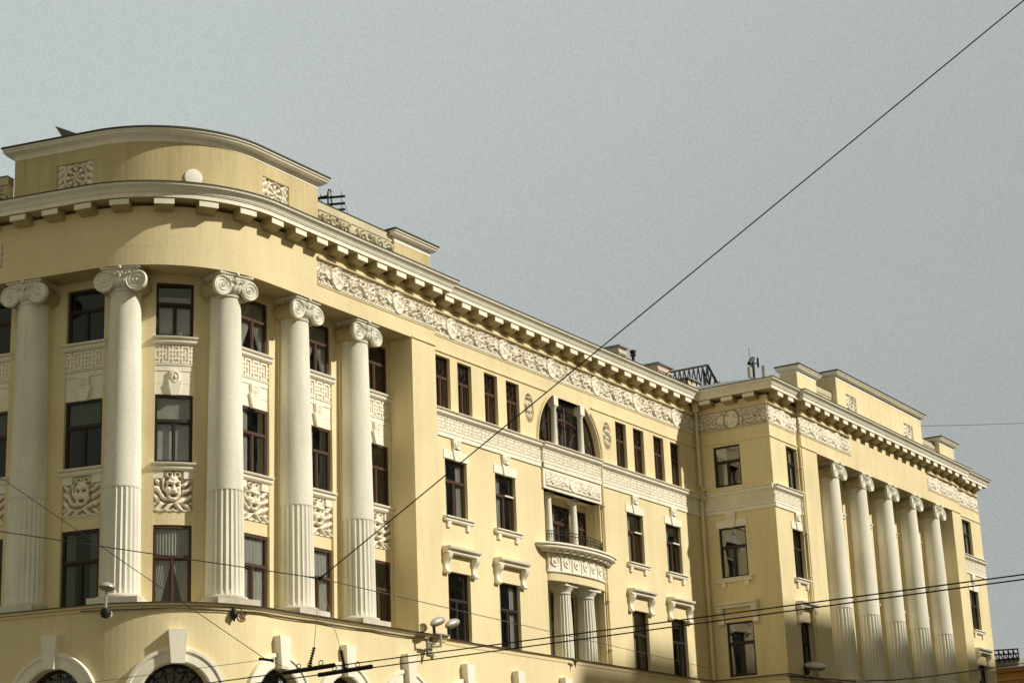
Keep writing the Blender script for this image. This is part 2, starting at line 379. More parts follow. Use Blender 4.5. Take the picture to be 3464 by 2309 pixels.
# --- lower storey below the ledge
AR = [-13.83, -10.31, -6.95, -3.10, .65, 4.05, 7.5]
w = MB()
sheet(w, A, -18, 9.9, -ZG, ZL - .1, .05, [(c - 1.07, c + 1.07, 2.2, 7.07, 'arch') for c in AR], -.35)
P(w, 'wall', 'wall', label='yellow ground storey wall of the rounded corner')
w = MB()
ARC2 = [57.15, 60.6, 64.05, 67.5, 70.9, 74.35]
sheet(w, Cn, 55.5, XW, -ZG, ZL - .1, .08, [(c - 1.07, c + 1.07, 2.2, 7.07, 'arch') for c in ARC2], -.35)
w.add([(55.5, 37.65, -ZG), (55.5, 37.92, -ZG), (55.5, 37.92, ZL - .1), (55.5, 37.65, ZL - .1)], [(0, 1, 2, 3)])
ARC3 = [79.6, 83.25, 86.7, 90.2, 93.7, 97.2, 100.4, 104.0]
sheet(w, Ws, -38.0, -YW + .05, -ZG, ZL - .1, .05, [], -.3)
sheet(w, Wf, XW - .05, XR, -ZG, ZL - .1, .05, [(c - 1.07, c + 1.07, 2.2, 7.07, 'arch') for c in ARC3], -.35)
w.add([(XR, YW, -ZG), (XR, 50, -ZG), (XR, 50, ZL), (XR, YW, ZL)], [(0, 1, 2, 3)])
P(w, 'wall', 'wall', label='yellow ground storey wall under the ledge')

# --- ledge over the ground storey
LP = arcpts(-18.0) + [(55.5, 37.7), (55.5, 38.0), (XW, 38.0), (XW, YW), (XR, YW), (XR, 50)]
w = MB()
def ledge_prof(e): return [(-1.6, ZL - .12), (e - .05, ZL - .10), (e - .02, ZL - .05), (e + .0, ZL - .045), (e + .0, ZL - .0), (-1.6, ZL + .01)]
sweep(w, arcpts(-18.0) + [(55.5, 37.7)], ledge_prof(.2)); sweep(w, [(55.5, 38.0), (XW + .0, 38.0)], ledge_prof(.13))
sweep(w, [(XW, 38.0), (XW, YW), (XR, YW), (XR, 50)], ledge_prof(.12))
P(w, 'ledge', 'wall')
w = MB()
sweep(w, arcpts(-18.0) + [(55.5, 37.7)], [(-.1, ZL + .012), (.23, ZL - .03), (.235, ZL + .0), (-.1, ZL + .03)]); sweep(w, [(55.5, 38.0), (XW, 38.0)], [(-.01, ZL + .012), (.16, ZL - .03), (.165, ZL), (-.01, ZL + .03)])
sweep(w, [(XW, 38.0), (XW, YW), (XR, YW), (XR, 50)], [(-.01, ZL + .012), (.15, ZL - .03), (.155, ZL), (-.01, ZL + .03)])
P(w, 'ledge_flashing', 'gutter')
w = MB()
sweep(w, arcpts(-18.0) + [(55.5, 37.7)], [(.0, ZL - .2), (.09, ZL - .2), (.12, ZL - .12), (.0, ZL - .12)])
sweep(w, [(55.5, 38.0), (XW, 38.0)], [(.0, ZL - .2), (.1, ZL - .2), (.11, ZL - .12), (.0, ZL - .12)])
sweep(w, [(XW, 38.0), (XW, YW), (XR, YW)], [(.0, ZL - .2), (.08, ZL - .2), (.1, ZL - .12), (.0, ZL - .12)])
P(w, 'ledge_moulding', 'wall')

# --- entablature ----------------------------------------------------------------
w = MB()
sweep(w, EP, [(-1.5, ZS), (0.0, ZS), (0.0, ZF0), (-.07, ZF0), (-.07, ZF1), (0, ZF1), (0, 21.62), (-1.5, 21.62)], closed=False)
# plain parts of the frieze come out flush with the architrave
box(w, A, -18, 2.85, ZF0 - .0, ZF1, -.2, .002)
box(w, Wp, 86.6, 97.4, ZF0, ZF1, -.2, .002)
# fillet shadow line under the architrave on piers and walls
P(w, 'entablature', 'wall')
w = MB()
for F, a, b in ((Lp, 54.0, 55.5), (Cn, 55.5, 63.9), (Cn, 67.5, XW), (Wf, XW, 80.5), (Wp, 80.5, 82.25), (Wp, 101, 102.4), (Wf, 102.4, XR), (Ws, -38, -YW)):
    w = MB(); box(w, F, a, b, ZS - .001, ZS + .06, -.02, .045); P(w, 'moulding', 'wall')
for F, a, b in ((Lp, 48.45, 55.5), (Cn, 55.5, XW), (Ws, -38, -YW), (Wf, XW, 80.5), (Wp, 80.5, 86.6), (Wp, 97.4, 102.4), (Wf, 102.4, XR)):
    w = MB(); box(w, F, a, b, ZF0 - .035, ZF0 + .005, -.02, .025); P(w, 'moulding', 'wall')
    w = MB(); box(w, F, a, b, ZF1 - .01, ZF1 + .07, -.02, .09); P(w, 'moulding', 'wall')

# cornice
w = MB()
cor = [(-.5, 21.775), (.44, 21.775), (.47, 21.75), (.50, 21.75), (.50, 21.90), (.53, 21.905), (.53, 21.935), (.55, 21.94), (.565, 21.985), (.60, 22.04), (.66, 22.09), (.70, 22.12), (.70, 22.16), (.715, 22.165), (.715, 22.19), (-.5, 22.3)]
sweep(w, EP, cor)
P(w, 'cornice', 'trim')
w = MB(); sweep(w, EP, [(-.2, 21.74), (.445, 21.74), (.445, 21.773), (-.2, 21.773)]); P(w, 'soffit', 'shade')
w = MB()
sweep(w, EP, [(.60, 22.205), (.735, 22.192), (.735, 22.225), (.60, 22.245)])
P(w, 'gutter', 'gutter')
# little bead course carved under the crown
w = MB()
sweep(w, EP, [(.45, 21.62), (.45, 21.62), (.02, 21.6), (.02, 21.745), (.45, 21.745)]) if False else None
# mutules, one mesh each
def mutule(F, a):
    m = MB(); hw = .28
    prof = [(0.0, 21.42), (.2, 21.45), (.46, 21.535), (.47, 21.69), (.44, 21.70), (.44, 21.77), (0.0, 21.76)]
    extr(m, F, prof, a - hw, a + hw)
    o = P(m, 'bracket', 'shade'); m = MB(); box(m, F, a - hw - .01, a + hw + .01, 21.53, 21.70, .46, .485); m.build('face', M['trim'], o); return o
for a in (-15.9, -14.7, -13.45, -12.2, -10.95, -9.75, -8.5, -7.3, -6.1, -4.95, -3.65, -2.35, -1.05, .17, 1.40, 2.56, 3.70, 4.85, 6.0, 7.18, 8.33, 9.48): mutule(A, a)
x = 56.3
while x < 76.6: mutule(Cn, x); x += 1.155
for a in (-37.2, -36.05, -34.95): mutule(Ws, a)
for x in (77.9, 79.05): mutule(Wf, x)
x = 80.55
while x < 102.4: mutule(Wp, x); x += 1.143
for x in (103.4, 104.5, 105.6): mutule(Wf, x)

# --- carved frieze
def frieze_h(x0, per):
    def H(a, z):
        v = (z - (ZF0 + ZF1) / 2) / .465
        u = ((a - x0 + per / 2) % per) - per / 2; cell = np.floor((a - x0 + per / 2) / per)
        U = u / .465
        # leafy ground: two sets of warped ridges give small curling leaves
        wx = U + .22 * np.sin(6 * v + 3 * U + cell); wy = v + .2 * np.sin(7 * U + 1.3 * v)
        g = ridge(6.2 * wx + 4.3 * wy) * ridge(5.1 * wx - 8.2 * wy + 1) + .35 * ridge(13 * wx + 2 * wy + 3 * np.sin(5 * wy))
        h = .085 * np.clip(g, 0, 1.1)
        # acanthus scrolls either side of the medallion
        for cx, cyy, rad, tw, k in ((1.42, .28, .55, 1, 8), (2.05, -.25, .6, -1, 7), (-1.9, -.2, .62, -1, 8), (-2.6, .3, .5, 1, 7), (2.75, .35, .42, 1, 6), (-3.25, -.3, .45, -1, 7)):
            r = np.hypot(U - cx, v - cyy); t = np.arctan2(v - cyy, U - cx)
            s_ = .5 + .5 * np.cos(13 * r - tw * t * 2.0); lobes = .7 + .3 * np.cos(k * t + 5 * r)
            m = np.clip((rad * (.85 + .15 * np.cos(k * t)) - r) / .1, 0, 1); h = np.maximum(h * (1 - .75 * m), m * (.03 + .10 * s_ * lobes))
        # rosette half way between the medallions
        for cx in (per / .93, -per / .93):
            r = np.hypot(U - cx, v + .05); t = np.arctan2(v + .05, U - cx)
            m = np.clip((.66 - r) / .06, 0, 1)
            h = np.maximum(h * (1 - m), m * (.04 + .06 * np.abs(np.cos(4 * t)) * np.clip(r / .3, 0, 1) + .09 * np.exp(-(r / .17) ** 2)))
            h = np.maximum(h, .12 * np.exp(-((r - .64) / .05) ** 2)); h = np.maximum(h, .09 * np.exp(-((r - .34) / .04) ** 2))
        # small round bosses beside the medallion
        for bx, by, br in ((-1.12, .08, .46), (.93, -.15, .28)):
            r = np.hypot(U - bx, v - by); m = np.clip((br - r) / .05, 0, 1)
            h = np.maximum(h * (1 - m), m * .075); h = np.maximum(h, .12 * np.exp(-((r - br * .85) / .05) ** 2)); h = np.maximum(h, .12 * np.exp(-(r / .09) ** 2))
        # oval medallion with a faint figure
        r = np.hypot(U / .76, v / .93)
        m = np.clip((1 - r) / .04, 0, 1); sw = .012 * np.sin(7 * U + 3 * np.sin(6 * v)) + .012 * np.cos(9 * v + 2 * U)
        h = h * (1 - np.exp(-((r - 1.08) / .09) ** 2))
        h = np.maximum(h * (1 - m), m * (.055 + sw)); h = np.maximum(h, .11 * np.exp(-((r - .93) / .05) ** 2))
        # openwork lower border
        bb = np.clip((-.68 - v) / .06, 0, 1) * (np.hypot(U / .76, v / .93) > 1.1); h = h * (1 - bb) + bb * (.02 + .07 * (np.sin(a * 47 + 2 * np.sin(a * 5)) * np.sin(v * 24) > -.15))
        tt = np.clip((v - .84) / .08, 0, 1); h = h * (1 - tt * (.45 + .45 * np.sin(a * 23 + np.sin(a * 7))))
        return h * 1.15
    return H
def frieze(F, a0, a1, x0, per, res=.028):
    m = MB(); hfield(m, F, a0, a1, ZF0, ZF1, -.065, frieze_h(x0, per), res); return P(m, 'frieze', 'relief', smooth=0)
frieze(Lp, 48.45, 55.5, 49.6, 3.6, .018)
frieze(Cn, 55.5, XW, 57.1, 3.66, .02)
frieze(Ws, -38.0, -YW, -36.1, 3.66, .03)
frieze(Wf, XW, 80.5, 79.0, 2.6, .04); frieze(Wp, 80.5, 86.6, 82.4, 2.6, .04); frieze(Wp, 97.4, 102.4, 99, 2.6, .045); frieze(Wf, 102.4, XR, 104, 2.6, .045)

# --- fret band
FR = ["###.#####.##", "..#.#...#.#.", "#####.#.####", "#.#.#.#.#.#.", "#.#####.####", "#.#.#.#.#.#.", "#####.#.####", "..#.#...#.#.", "###.#####.##"]
def fret(mb, F, a0, a1, z0, z1, d, cell=None, dep=.05):
    rows = len(FR); ch = (z1 - z0) / rows; cw = cell or ch; n = int(round((a1 - a0) / cw)); cw = (a1 - a0) / n
    on = lambda i, j: 0 <= i < n and 0 <= j < rows and FR[j][i % 12] == '#'
    for j in range(rows):
        i = 0; zb = z1 - (j + 1) * ch; zt_ = zb + ch
        while i < n:
            if on(i, j):
                k = i
                while on(k, j) and k < n: k += 1
                x0, x1 = a0 + i * cw, a0 + k * cw
                # front and ends of the run; top/bottom only where the neighbour row is open
                S = subdiv(F, x0, x1, .3)
                for p, q in zip(S[:-1], S[1:]): mb.add([F(p, zb, d + dep), F(q, zb, d + dep), F(q, zt_, d + dep), F(p, zt_, d + dep)], [(0, 1, 2, 3)])
                for x in (x0, x1): mb.add([F(x, zb, d), F(x, zb, d + dep), F(x, zt_, d + dep), F(x, zt_, d)], [(0, 1, 2, 3)])
                for jj, zz in ((j - 1, zt_), (j + 1, zb)):
                    for ii in range(i, k):
                        if not on(ii, jj):
                            p, q = a0 + ii * cw, a0 + (ii + 1) * cw
                            mb.add([F(p, zz, d), F(q, zz, d), F(q, zz, d + dep), F(p, zz, d + dep)], [(0, 1, 2, 3)])
                i = k
            else: i += 1
    S = subdiv(F, a0, a1, .3)
    for p, q in zip(S[:-1], S[1:]): mb.add([F(p, z0, d + .004), F(q, z0, d + .004), F(q, z1, d + .004), F(p, z1, d + .004)], [(0, 1, 2, 3)])
sillp = lambda e=0: [(0, 17.17), (.05 + e, 17.17), (.10 + e, 17.20), (.155 + e, 17.25), (.16 + e, 17.31), (.12 + e, 17.345), (.12 + e, 17.36), (.2 + e, 17.37), (.22 + e, 17.39), (.22 + e, 17.415), (0, 17.42)]
def band(F, a0, a1, e=0.0, cap=True):
    m = MB(); fret(m, F, a0, a1, 16.6, 17.17, e, .05, .035); P(m, 'fret_band', 'relief')
    m = MB()
    if e: box(m, F, a0, a1, 16.39, 17.17, -.02, e)
    extr(m, F, sillp(e), a0, a1); box(m, F, a0, a1, 16.56, 16.6, -.02, .06 + e); box(m, F, a0, a1, 16.39, 16.54, -.02, .05 + e)
    P(m, 'string_course', 'trim')
band(Cn, 55.5, 63.25); band(Cn, 63.25, 67.9, .1); band(Cn, 67.9, XW); band(Ws, -37.95, -YW - .0); band(Wf, XW, 80.5); band(Wf, 102.4, XR)

# --- windows ---------------------------------------------------------------------
room = MB()
def window(F, a0, a1, z0, z1, dg, style='casement', mat='frame', gl='glass', curt=None, tr=.64, ft=.07, lbl=None, roomd=.55):
    H_ = z1 - z0; zt = z0 + H_ * tr; c = (a0 + a1) / 2; f = MB(); k = .05
    box(f, F, a0, a0 + ft, z0, z1, dg - .03, dg + k); box(f, F, a1 - ft, a1, z0, z1, dg - .03, dg + k)
    box(f, F, a0 + ft, a1 - ft, z0, z0 + ft, dg - .03, dg + k); box(f, F, a0 + ft, a1 - ft, z1 - ft, z1, dg - .03, dg + k)
    if style in ('casement', 'lattice'):
        box(f, F, a0 + ft, a1 - ft, zt - .05, zt + .05, dg - .03, dg + .07)
        box(f, F, c - .045, c + .045, z0 + ft, zt - .05, dg - .02, dg + .055)
        for s0, s1 in ((a0 + ft, c - .045), (c + .045, a1 - ft)):     # sash rails
            box(f, F, s0, s0 + .03, z0 + ft, zt - .05, dg - .01, dg + .03); box(f, F, s1 - .03, s1, z0 + ft, zt - .05, dg - .01, dg + .03)
            box(f, F, s0 + .03, s1 - .03, z0 + ft, z0 + ft + .04, dg - .01, dg + .03); box(f, F, s0 + .03, s1 - .03, zt - .09, zt - .05, dg - .01, dg + .03)
    if style == 'lattice':
        zc, hh, ww = (zt + .05 + z1 - ft) / 2, (z1 - ft - zt - .05) / 2, (a1 - a0) / 2 - ft
        for sg in (-1, 1):
            pts = []
            for i in range(9):
                t = -1 + 2 * i / 8; pts.append(F(c + sg * ww * .62 * (1 - t * t), zc + hh * t, dg + .02))
            tube(f, pts, .013, 4)
            tube(f, [F(c - ww, zc + sg * hh, dg + .02), F(c, zc, dg + .02), F(c + ww, zc + sg * hh, dg + .02)], .010, 4)
        tube(f, [F(c, zc - hh, dg + .02), F(c, zc + hh, dg + .02)], .012, 4)
    o = P(f, 'window', mat, label=lbl)
    p = MB(); S = subdiv(F, a0, a1)
    if F.curved and a0 < 0: S = [a0, a1]                              # flat sheets of glass, as in the photograph
    for s0, s1 in zip(S[:-1], S[1:]): p.add([F(s0 + .01, z0 + .01, dg), F(s1 - .01, z0 + .01, dg), F(s1 - .01, z1 - .01, dg), F(s0 + .01, z1 - .01, dg)], [(0, 1, 2, 3)])
    p.build('pane', M[gl], o)
    if curt:
        cm = MB(); segs = []; dc = dg - .06
        zz0, zz1 = z0 + .03, z1 - .05
        if curt == 'blind': segs = []; cm.add([F(a0, zz0, dc), F(a1, zz0, dc), F(a1, zt, dc), F(a0, zt, dc)], [(0, 1, 2, 3)]); cm.add([F(a0, zt, dc), F(a1, zt, dc), F(a1, zt + .28, dc), F(a0, zt + .28, dc)], [(0, 1, 2, 3)])
        elif curt == 'full': segs = [(a0, a1, zz0, zz1, zz0)]
        elif curt in ('blind2',): segs = []; cm.add([F(a0, zz0, dc), F(a1, zz0, dc), F(a1, zt, dc), F(a0, zt, dc)], [(0, 1, 2, 3)])
        elif curt == 'left': segs = [(a0, a0 + (a1 - a0) * .42, zz0, zz1, zz0)]
        elif curt == 'sides': segs = [(a0, a0 + (a1 - a0) * .3, zz0, zz1, zz0), (a1 - (a1 - a0) * .3, a1, zz0, zz1, zz0)]
        elif curt == 'half': segs = [(a0, a1, zz0, zt, zz0)]
        elif curt == 'top': segs = [(a0, a1, zt, zz1, zt)]
        for s0, s1, y0, y1, _ in segs:
            n = 26
            ph = random.random() * 6
            for i in range(n):
                p0, p1 = s0 + (s1 - s0) * i / n, s0 + (s1 - s0) * (i + 1) / n
                d0, d1 = dc + .02 * math.sin((p0 - s0) * 34 + ph), dc + .02 * math.sin((p1 - s0) * 34 + ph)
                cm.add([F(p0, y0, d0), F(p1, y0, d1), F(p1, y1, d1), F(p0, y1, d0)], [(0, 1, 2, 3)])
        if curt == 'blind2':
            c2 = MB(); c2.add([F(a0, zt, dc), F(a1, zt, dc), F(a1, zz1, dc), F(a0, zz1, dc)], [(0, 1, 2, 3)]); c2.build('blind', M['curtain'], o)
        if curt == 'parted':
            for sg in (-1, 1):
                for i in range(18):
                    q0, q1 = i / 18, (i + 1) / 18; hw_ = (a1 - a0) / 2
                    f0, f1 = c + sg * hw_ * (1 - q0), c + sg * hw_ * (1 - q1)
                    b0, b1 = c + sg * hw_ * (1 - q0 * .35), c + sg * hw_ * (1 - q1 * .35)
                    w0, w1_ = .02 * math.sin(q0 * 40), .02 * math.sin(q1 * 40)
                    cm.add([F(b0, zz0, dc + w0), F(b1, zz0, dc + w1_), F(f1, zt - .05, dc + w1_), F(f0, zt - .05, dc + w0)], [(0, 1, 2, 3)])
                    cm.add([F(f0, zt, dc + w0), F(f1, zt, dc + w1_), F(f1, zz1, dc + w1_), F(f0, zz1, dc + w0)], [(0, 1, 2, 3)])
        cm.build('curtain', M['dim' if curt in ('blind', 'blind2') else 'curtain'], o, smooth=0)
    if curt == 'parted':
        pass
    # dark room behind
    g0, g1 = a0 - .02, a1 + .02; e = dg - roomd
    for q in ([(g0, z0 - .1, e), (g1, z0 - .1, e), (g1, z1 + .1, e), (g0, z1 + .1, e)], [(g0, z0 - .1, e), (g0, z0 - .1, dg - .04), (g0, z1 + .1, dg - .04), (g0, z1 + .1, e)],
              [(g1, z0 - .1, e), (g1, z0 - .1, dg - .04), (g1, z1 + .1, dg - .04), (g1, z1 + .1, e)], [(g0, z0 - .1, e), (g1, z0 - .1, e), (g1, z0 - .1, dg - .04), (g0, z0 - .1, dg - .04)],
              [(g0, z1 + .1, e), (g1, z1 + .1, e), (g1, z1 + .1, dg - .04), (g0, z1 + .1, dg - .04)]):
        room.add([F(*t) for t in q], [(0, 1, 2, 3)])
    return o
def sill_small(F, a0, a1, z, par):
    m = MB(); extr(m, F, [(0, z - .2), (.10, z - .2), (.13, z - .16), (.13, z - .07), (.2, z - .06), (.2, z - .02), (0, z)], a0 - .2, a1 + .2)
    for s in (a0 - .02, a1 - .2):
        extr(m, F, [(0, z - .42), (.08, z - .42), (.1, z - .2), (0, z - .2)], s, s + .22)
    m.build('sill', M['trim'], par)
def head(F, a0, a1, z, ztop, par, e=0, wide=True):
    """white lintel with keystone and roundel reaching up to the string course"""
    m = MB(); c = (a0 + a1) / 2; hw = (a1 - a0) / 2
    if wide: box(m, F, a0 - .09, a1 + .09, z, z + .33, -.02, .03)
    m2 = MB(); k = .075
    prism(m2, F, [(c - .13, z - .03), (c + .13, z - .03), (c + .25, z + .42), (c - .25, z + .42)], .0, k)
    prism(m2, F, [(c - .2, z + .42), (c + .2, z + .42), (c + .26, ztop), (c - .26, ztop)], .0, k + .035)
    for v in m2.v: pass
    m.add(m2.v, m2.f)
    o_, n_ = F(c, z + .58, k + .035), F(c, z + .58, k + 1.035); ax = (o_, tuple(n_[i] - o_[i] for i in range(3)), (0, 0, 1), tuple(F(c + .1, 0, 0)[i] * 10 - F(c, 0, 0)[i] * 10 if i < 2 else 0 for i in range(3)))
    lathe(m, None, [(.15, 0), (.17, .03), (.14, .03), (.12, .01), (.07, .01), (.05, .04), (.001, .05)], 14, ax=ax, caps=False)
    m.build('lintel', M['trim'], par)
def hood(F, a0, a1, z, par):
    """bracketed hood over a window; z = opening top"""
    m = MB(); zt_ = z + .86
    extr(m, F, [(0, zt_ - .24), (.24, zt_ - .22), (.26, zt_ - .12), (.36, zt_ - .08), (.38, zt_), (0, zt_ + .03)], a0 - .33, a1 + .33)
    box(m, F, a0 - .02, a1 + .02, z + .02, z + .62, -.02, .02) if False else None
    m.build('hood', M['trim'], par)
    for s in (a0 - .30, a1 + .06):
        b = MB(); pr = []
        for i in range(17):
            t = i / 16; zz = zt_ - .24 - t * .72; d = .30 - .26 * (t ** .8) + .035 * math.sin(t * 9.0); pr.append((max(d, .05), zz))
        prof = [(0, pr[0][1])] + pr + [(.05, pr[-1][1]), (0, pr[-1][1])]
        extr(b, F, prof, s, s + .24)
        o_, _n = F(s - .01, pr[-1][1] + .06, .09), F(s + 1, 0, 0)
        u_ = tuple(F(s + 1, 0, 0)[i] - F(s, 0, 0)[i] for i in range(3)); nn = tuple(F(s, 0, 1)[i] - F(s, 0, 0)[i] for i in range(3))
        lathe(b, None, [(.001, 0), (.085, 0), (.085, .26), (.001, .26)], 14, ax=(o_, u_, nn, (0, 0, 1)), caps=False)
        b.build('corbel', M['trim'], par)
    ap = MB(); box(ap, F, a0 - .04, a1 + .04, z + .0, z + .62, -.02, .025); ap.build('apron', M['wall'], par)

# portico bays
def portico_bay(F, c, h, k, far=False):
    fm = 'frame_dark' if (k in (2, 3)) and not far else 'frame'
    cu = {0: (None, None, None), 1: (None, 'top', None), 2: ('sides', 'top', None), 3: ('parted', 'blind2', 'blind'), 4: ('full', 'left', 'parted'), 5: ('full', 'left', 'parted'), 21: ('left', 'left', None), 22: ('left', 'full', 'left'), 6: (None, None, None)}.get(k, (None, None, None))
    z4 = window(F, c - h + .02, c + h - .02, 17.55, 19.36, DG, mat=fm, gl='glass_dark' if k < 3 else 'glass', curt=cu[2], tr=.62, ft=.08)
    z3 = window(F, c - h + .02, c + h - .02, 13.42, 15.66, DG, mat=fm, gl='glass_dark' if k < 3 else 'glass', curt=cu[1], tr=.62, ft=.08)
    z2 = window(F, c - h + .02, c + h - .02, ZL - .02, 11.45, DG, mat='frame' if k == 3 else fm, gl='glass_dark' if k < 3 else 'glass', curt=cu[0], tr=.62, ft=.08)
    # spandrel: sill, fret, plain ashlar with keystone
    s = MB()
    extr(s, F, [(-1.4, 17.31), (-.99, 17.31), (-.93, 17.37), (-.92, 17.44), (-.97, 17.47), (-.88, 17.49), (-.86, 17.53), (-.86, 17.55), (-1.4, 17.56)], c - h - .12, c + h + .12)
    box(s, F, c - h, c + h, 15.66, 17.31, -1.4, DS)
    box(s, F, c - h, c + h, 16.62, 16.66, DS - .01, DS + .05); box(s, F, c - h, c + h, 16.44, 16.6, DS - .01, DS + .03)
    box(s, F, c - h, c + h, 16.03, 16.42, DS - .01, DS + .012); box(s, F, c - h, c + h, 15.665, 16.01, DS - .01, DS + .012)
    prism(s, F, [(c - .15, 15.63), (c + .15, 15.63), (c + .27, 16.1), (c - .27, 16.1)], DS, DS + .12)
    prism(s, F, [(c - .2, 16.1), (c + .2, 16.1), (c + .22, 16.44), (c - .22, 16.44)], DS, DS + .09)
    o = P(s, 'spandrel', 'trim')
    r = MB(); fret(r, F, c - h, c + h, 16.68, 17.29, DS); r.build('fret_panel', M['relief'], o)
    def ros(a, z):
        r_ = np.hypot((a - c) / .17, (z - 16.22) / .2); return np.maximum(.035 * np.exp(-((r_ - .85) / .15) ** 2), .04 * np.exp(-(r_ / .4) ** 2)) + .02 * np.clip(1 - r_, 0, 1) * np.cos(8 * np.arctan2(z - 16.22, a - c))
    r = MB(); hfield(r, F, c - .2, c + .2, 15.98, 16.45, DS + .105, ros, .028); r.build('roundel', M['relief'], o, smooth=0)
    s = MB()
    extr(s, F, [(-1.4, 13.2), (-.99, 13.2), (-.94, 13.25), (-.93, 13.33), (-.97, 13.35), (-.88, 13.37), (-.86, 13.41), (-.86, 13.43), (-1.4, 13.44)], c - h - .12, c + h + .12)
    s.build('sill', M['trim'], z3)
    # mask panel
    def mask(a, z):
        u = (a - c) / h; v = (z - 12.55) / .65; au = np.abs(u); sg = np.sign(u + 1e-9)
        # mane and drapery sweeping down and outwards in a U
        r2 = np.hypot(u, (v - .75) * .92); t2 = np.arctan2(v - .75, u)
        hgt = .02 + .12 * np.clip(.5 + .62 * np.cos(19 * r2 + 2.2 * np.sin(4 * t2)), 0, 1) * np.clip((r2 - .42) / .1, 0, 1) * np.clip((1.0 - au) / .1, 0, 1)
        hgt *= .75 + .25 * np.cos(9 * t2)
        # side leaves
        lf = np.clip((au - .62) / .1, 0, 1) * (v < .6); hgt = hgt * (1 - .6 * lf) + .07 * lf * np.clip(.5 + .7 * np.cos(15 * v - 9 * au), 0, 1)
        # crossed ribbons at the foot
        ft = np.clip((-.62 - v) / .06, 0, 1); hgt = hgt * (1 - ft) + ft * (.02 + .11 * np.clip(.45 + .7 * np.cos(17 * (au * .8 + .75 * v)), 0, 1))
        head_ = np.clip((1 - np.hypot(u / .40, (v - .10) / .66)) / .16, 0, 1)
        hgt = hgt * (1 - head_) + head_ * .14
        hgt += .07 * gs(u, v, 0, .12, .07, .24) + .06 * gs(au, v, .08, -.02, .07, .06)                 # nose
        hgt += .07 * np.exp(-((v - .36 + .5 * (au - .2) ** 2 - .25 * au) / .05) ** 2) * (au < .38)      # brows
        hgt -= .10 * gs(au, v, .17, .23, .09, .05)                                                      # eyes
        hgt += .05 * gs(au, v, .25, .05, .09, .10)                                                      # cheeks
        hgt += .06 * gs(au, v, .14, -.12, .12, .04)                                                     # moustache
        hgt -= .15 * gs(u, v, 0, -.26, .13, .075)                                                       # open mouth
        hgt += .05 * gs(u, v, 0, -.44, .11, .07)
        hgt += .04 * gs(u, v, 0, .55, .12, .1)
        hgt += .10 * np.exp(-((np.hypot((au - .2) * .8, v - .8) - .11) / .04) ** 2)                     # horns curling over the brow
        hgt -= .05 * np.exp(-((au - .43) / .04) ** 2) * (v > -.3) * (v < .6)
        hgt = np.where((au > .5) & (v > .58), .0, hgt)
        return np.clip(hgt, 0, .26)
    r = MB(); hfield(r, F, c - h, c + h, 11.9, 13.2, DS - .06, mask, .022 if not far else .05)
    mo = P(r, 'mask_panel', 'relief', smooth=0)
    for s0, s1 in ((c - h, c - h * .52), (c + h * .52, c + h)): r = MB(); box(r, F, s0, s1, 12.94, 13.2, DS - .05, DS + .05); r.build('block', M['trim'], mo)
    r = MB(); box(r, F, c - h, c + h, 11.9, 11.94, DS - .05, DS + .03); r.build('fillet', M['trim'], mo)
for k, (c, h) in enumerate(BAYS): portico_bay(A, c, h, k)
for k, (c, h) in enumerate(WBAYS): portico_bay(Wp, c, h, 20 + k, True)

# stepped pilasters between the bays
def pilaster(F, c, hw=.42, cap=True):
    m = MB()
    for e, d in ((hw, -.86), (hw + .12, -.93)):
        box(m, F, c - e, c + e, ZL - .03, 19.0 if e == hw else ZS - .01, -1.02, d)
    o = P(m, 'pilaster', 'wall')
    if cap:
        def ch(a, z): return .12 * gs(z, z * 0, 19.35, 0, .2, 1) * (1 + .4 * np.sin((a - c) * 26) * np.cos(z * 30)) + .05
        r = MB(); box(r, F, c - hw - .04, c + hw + .04, 19.0, 19.08, -1.0, -.78); box(r, F, c - hw - .1, c + hw + .1, 19.46, 19.63, -1.0, -.70)
        hfield(r, F, c - hw - .08, c + hw + .08, 19.08, 19.46, -.9, ch, .04); box(r, F, c - hw - .07, c + hw + .07, 19.08, 19.46, -1.0, -.89)
        r.build('capital', M['stone'], o)
for c in COLS: pilaster(A, c)
for c in WCOLS: pilaster(Wp, c)

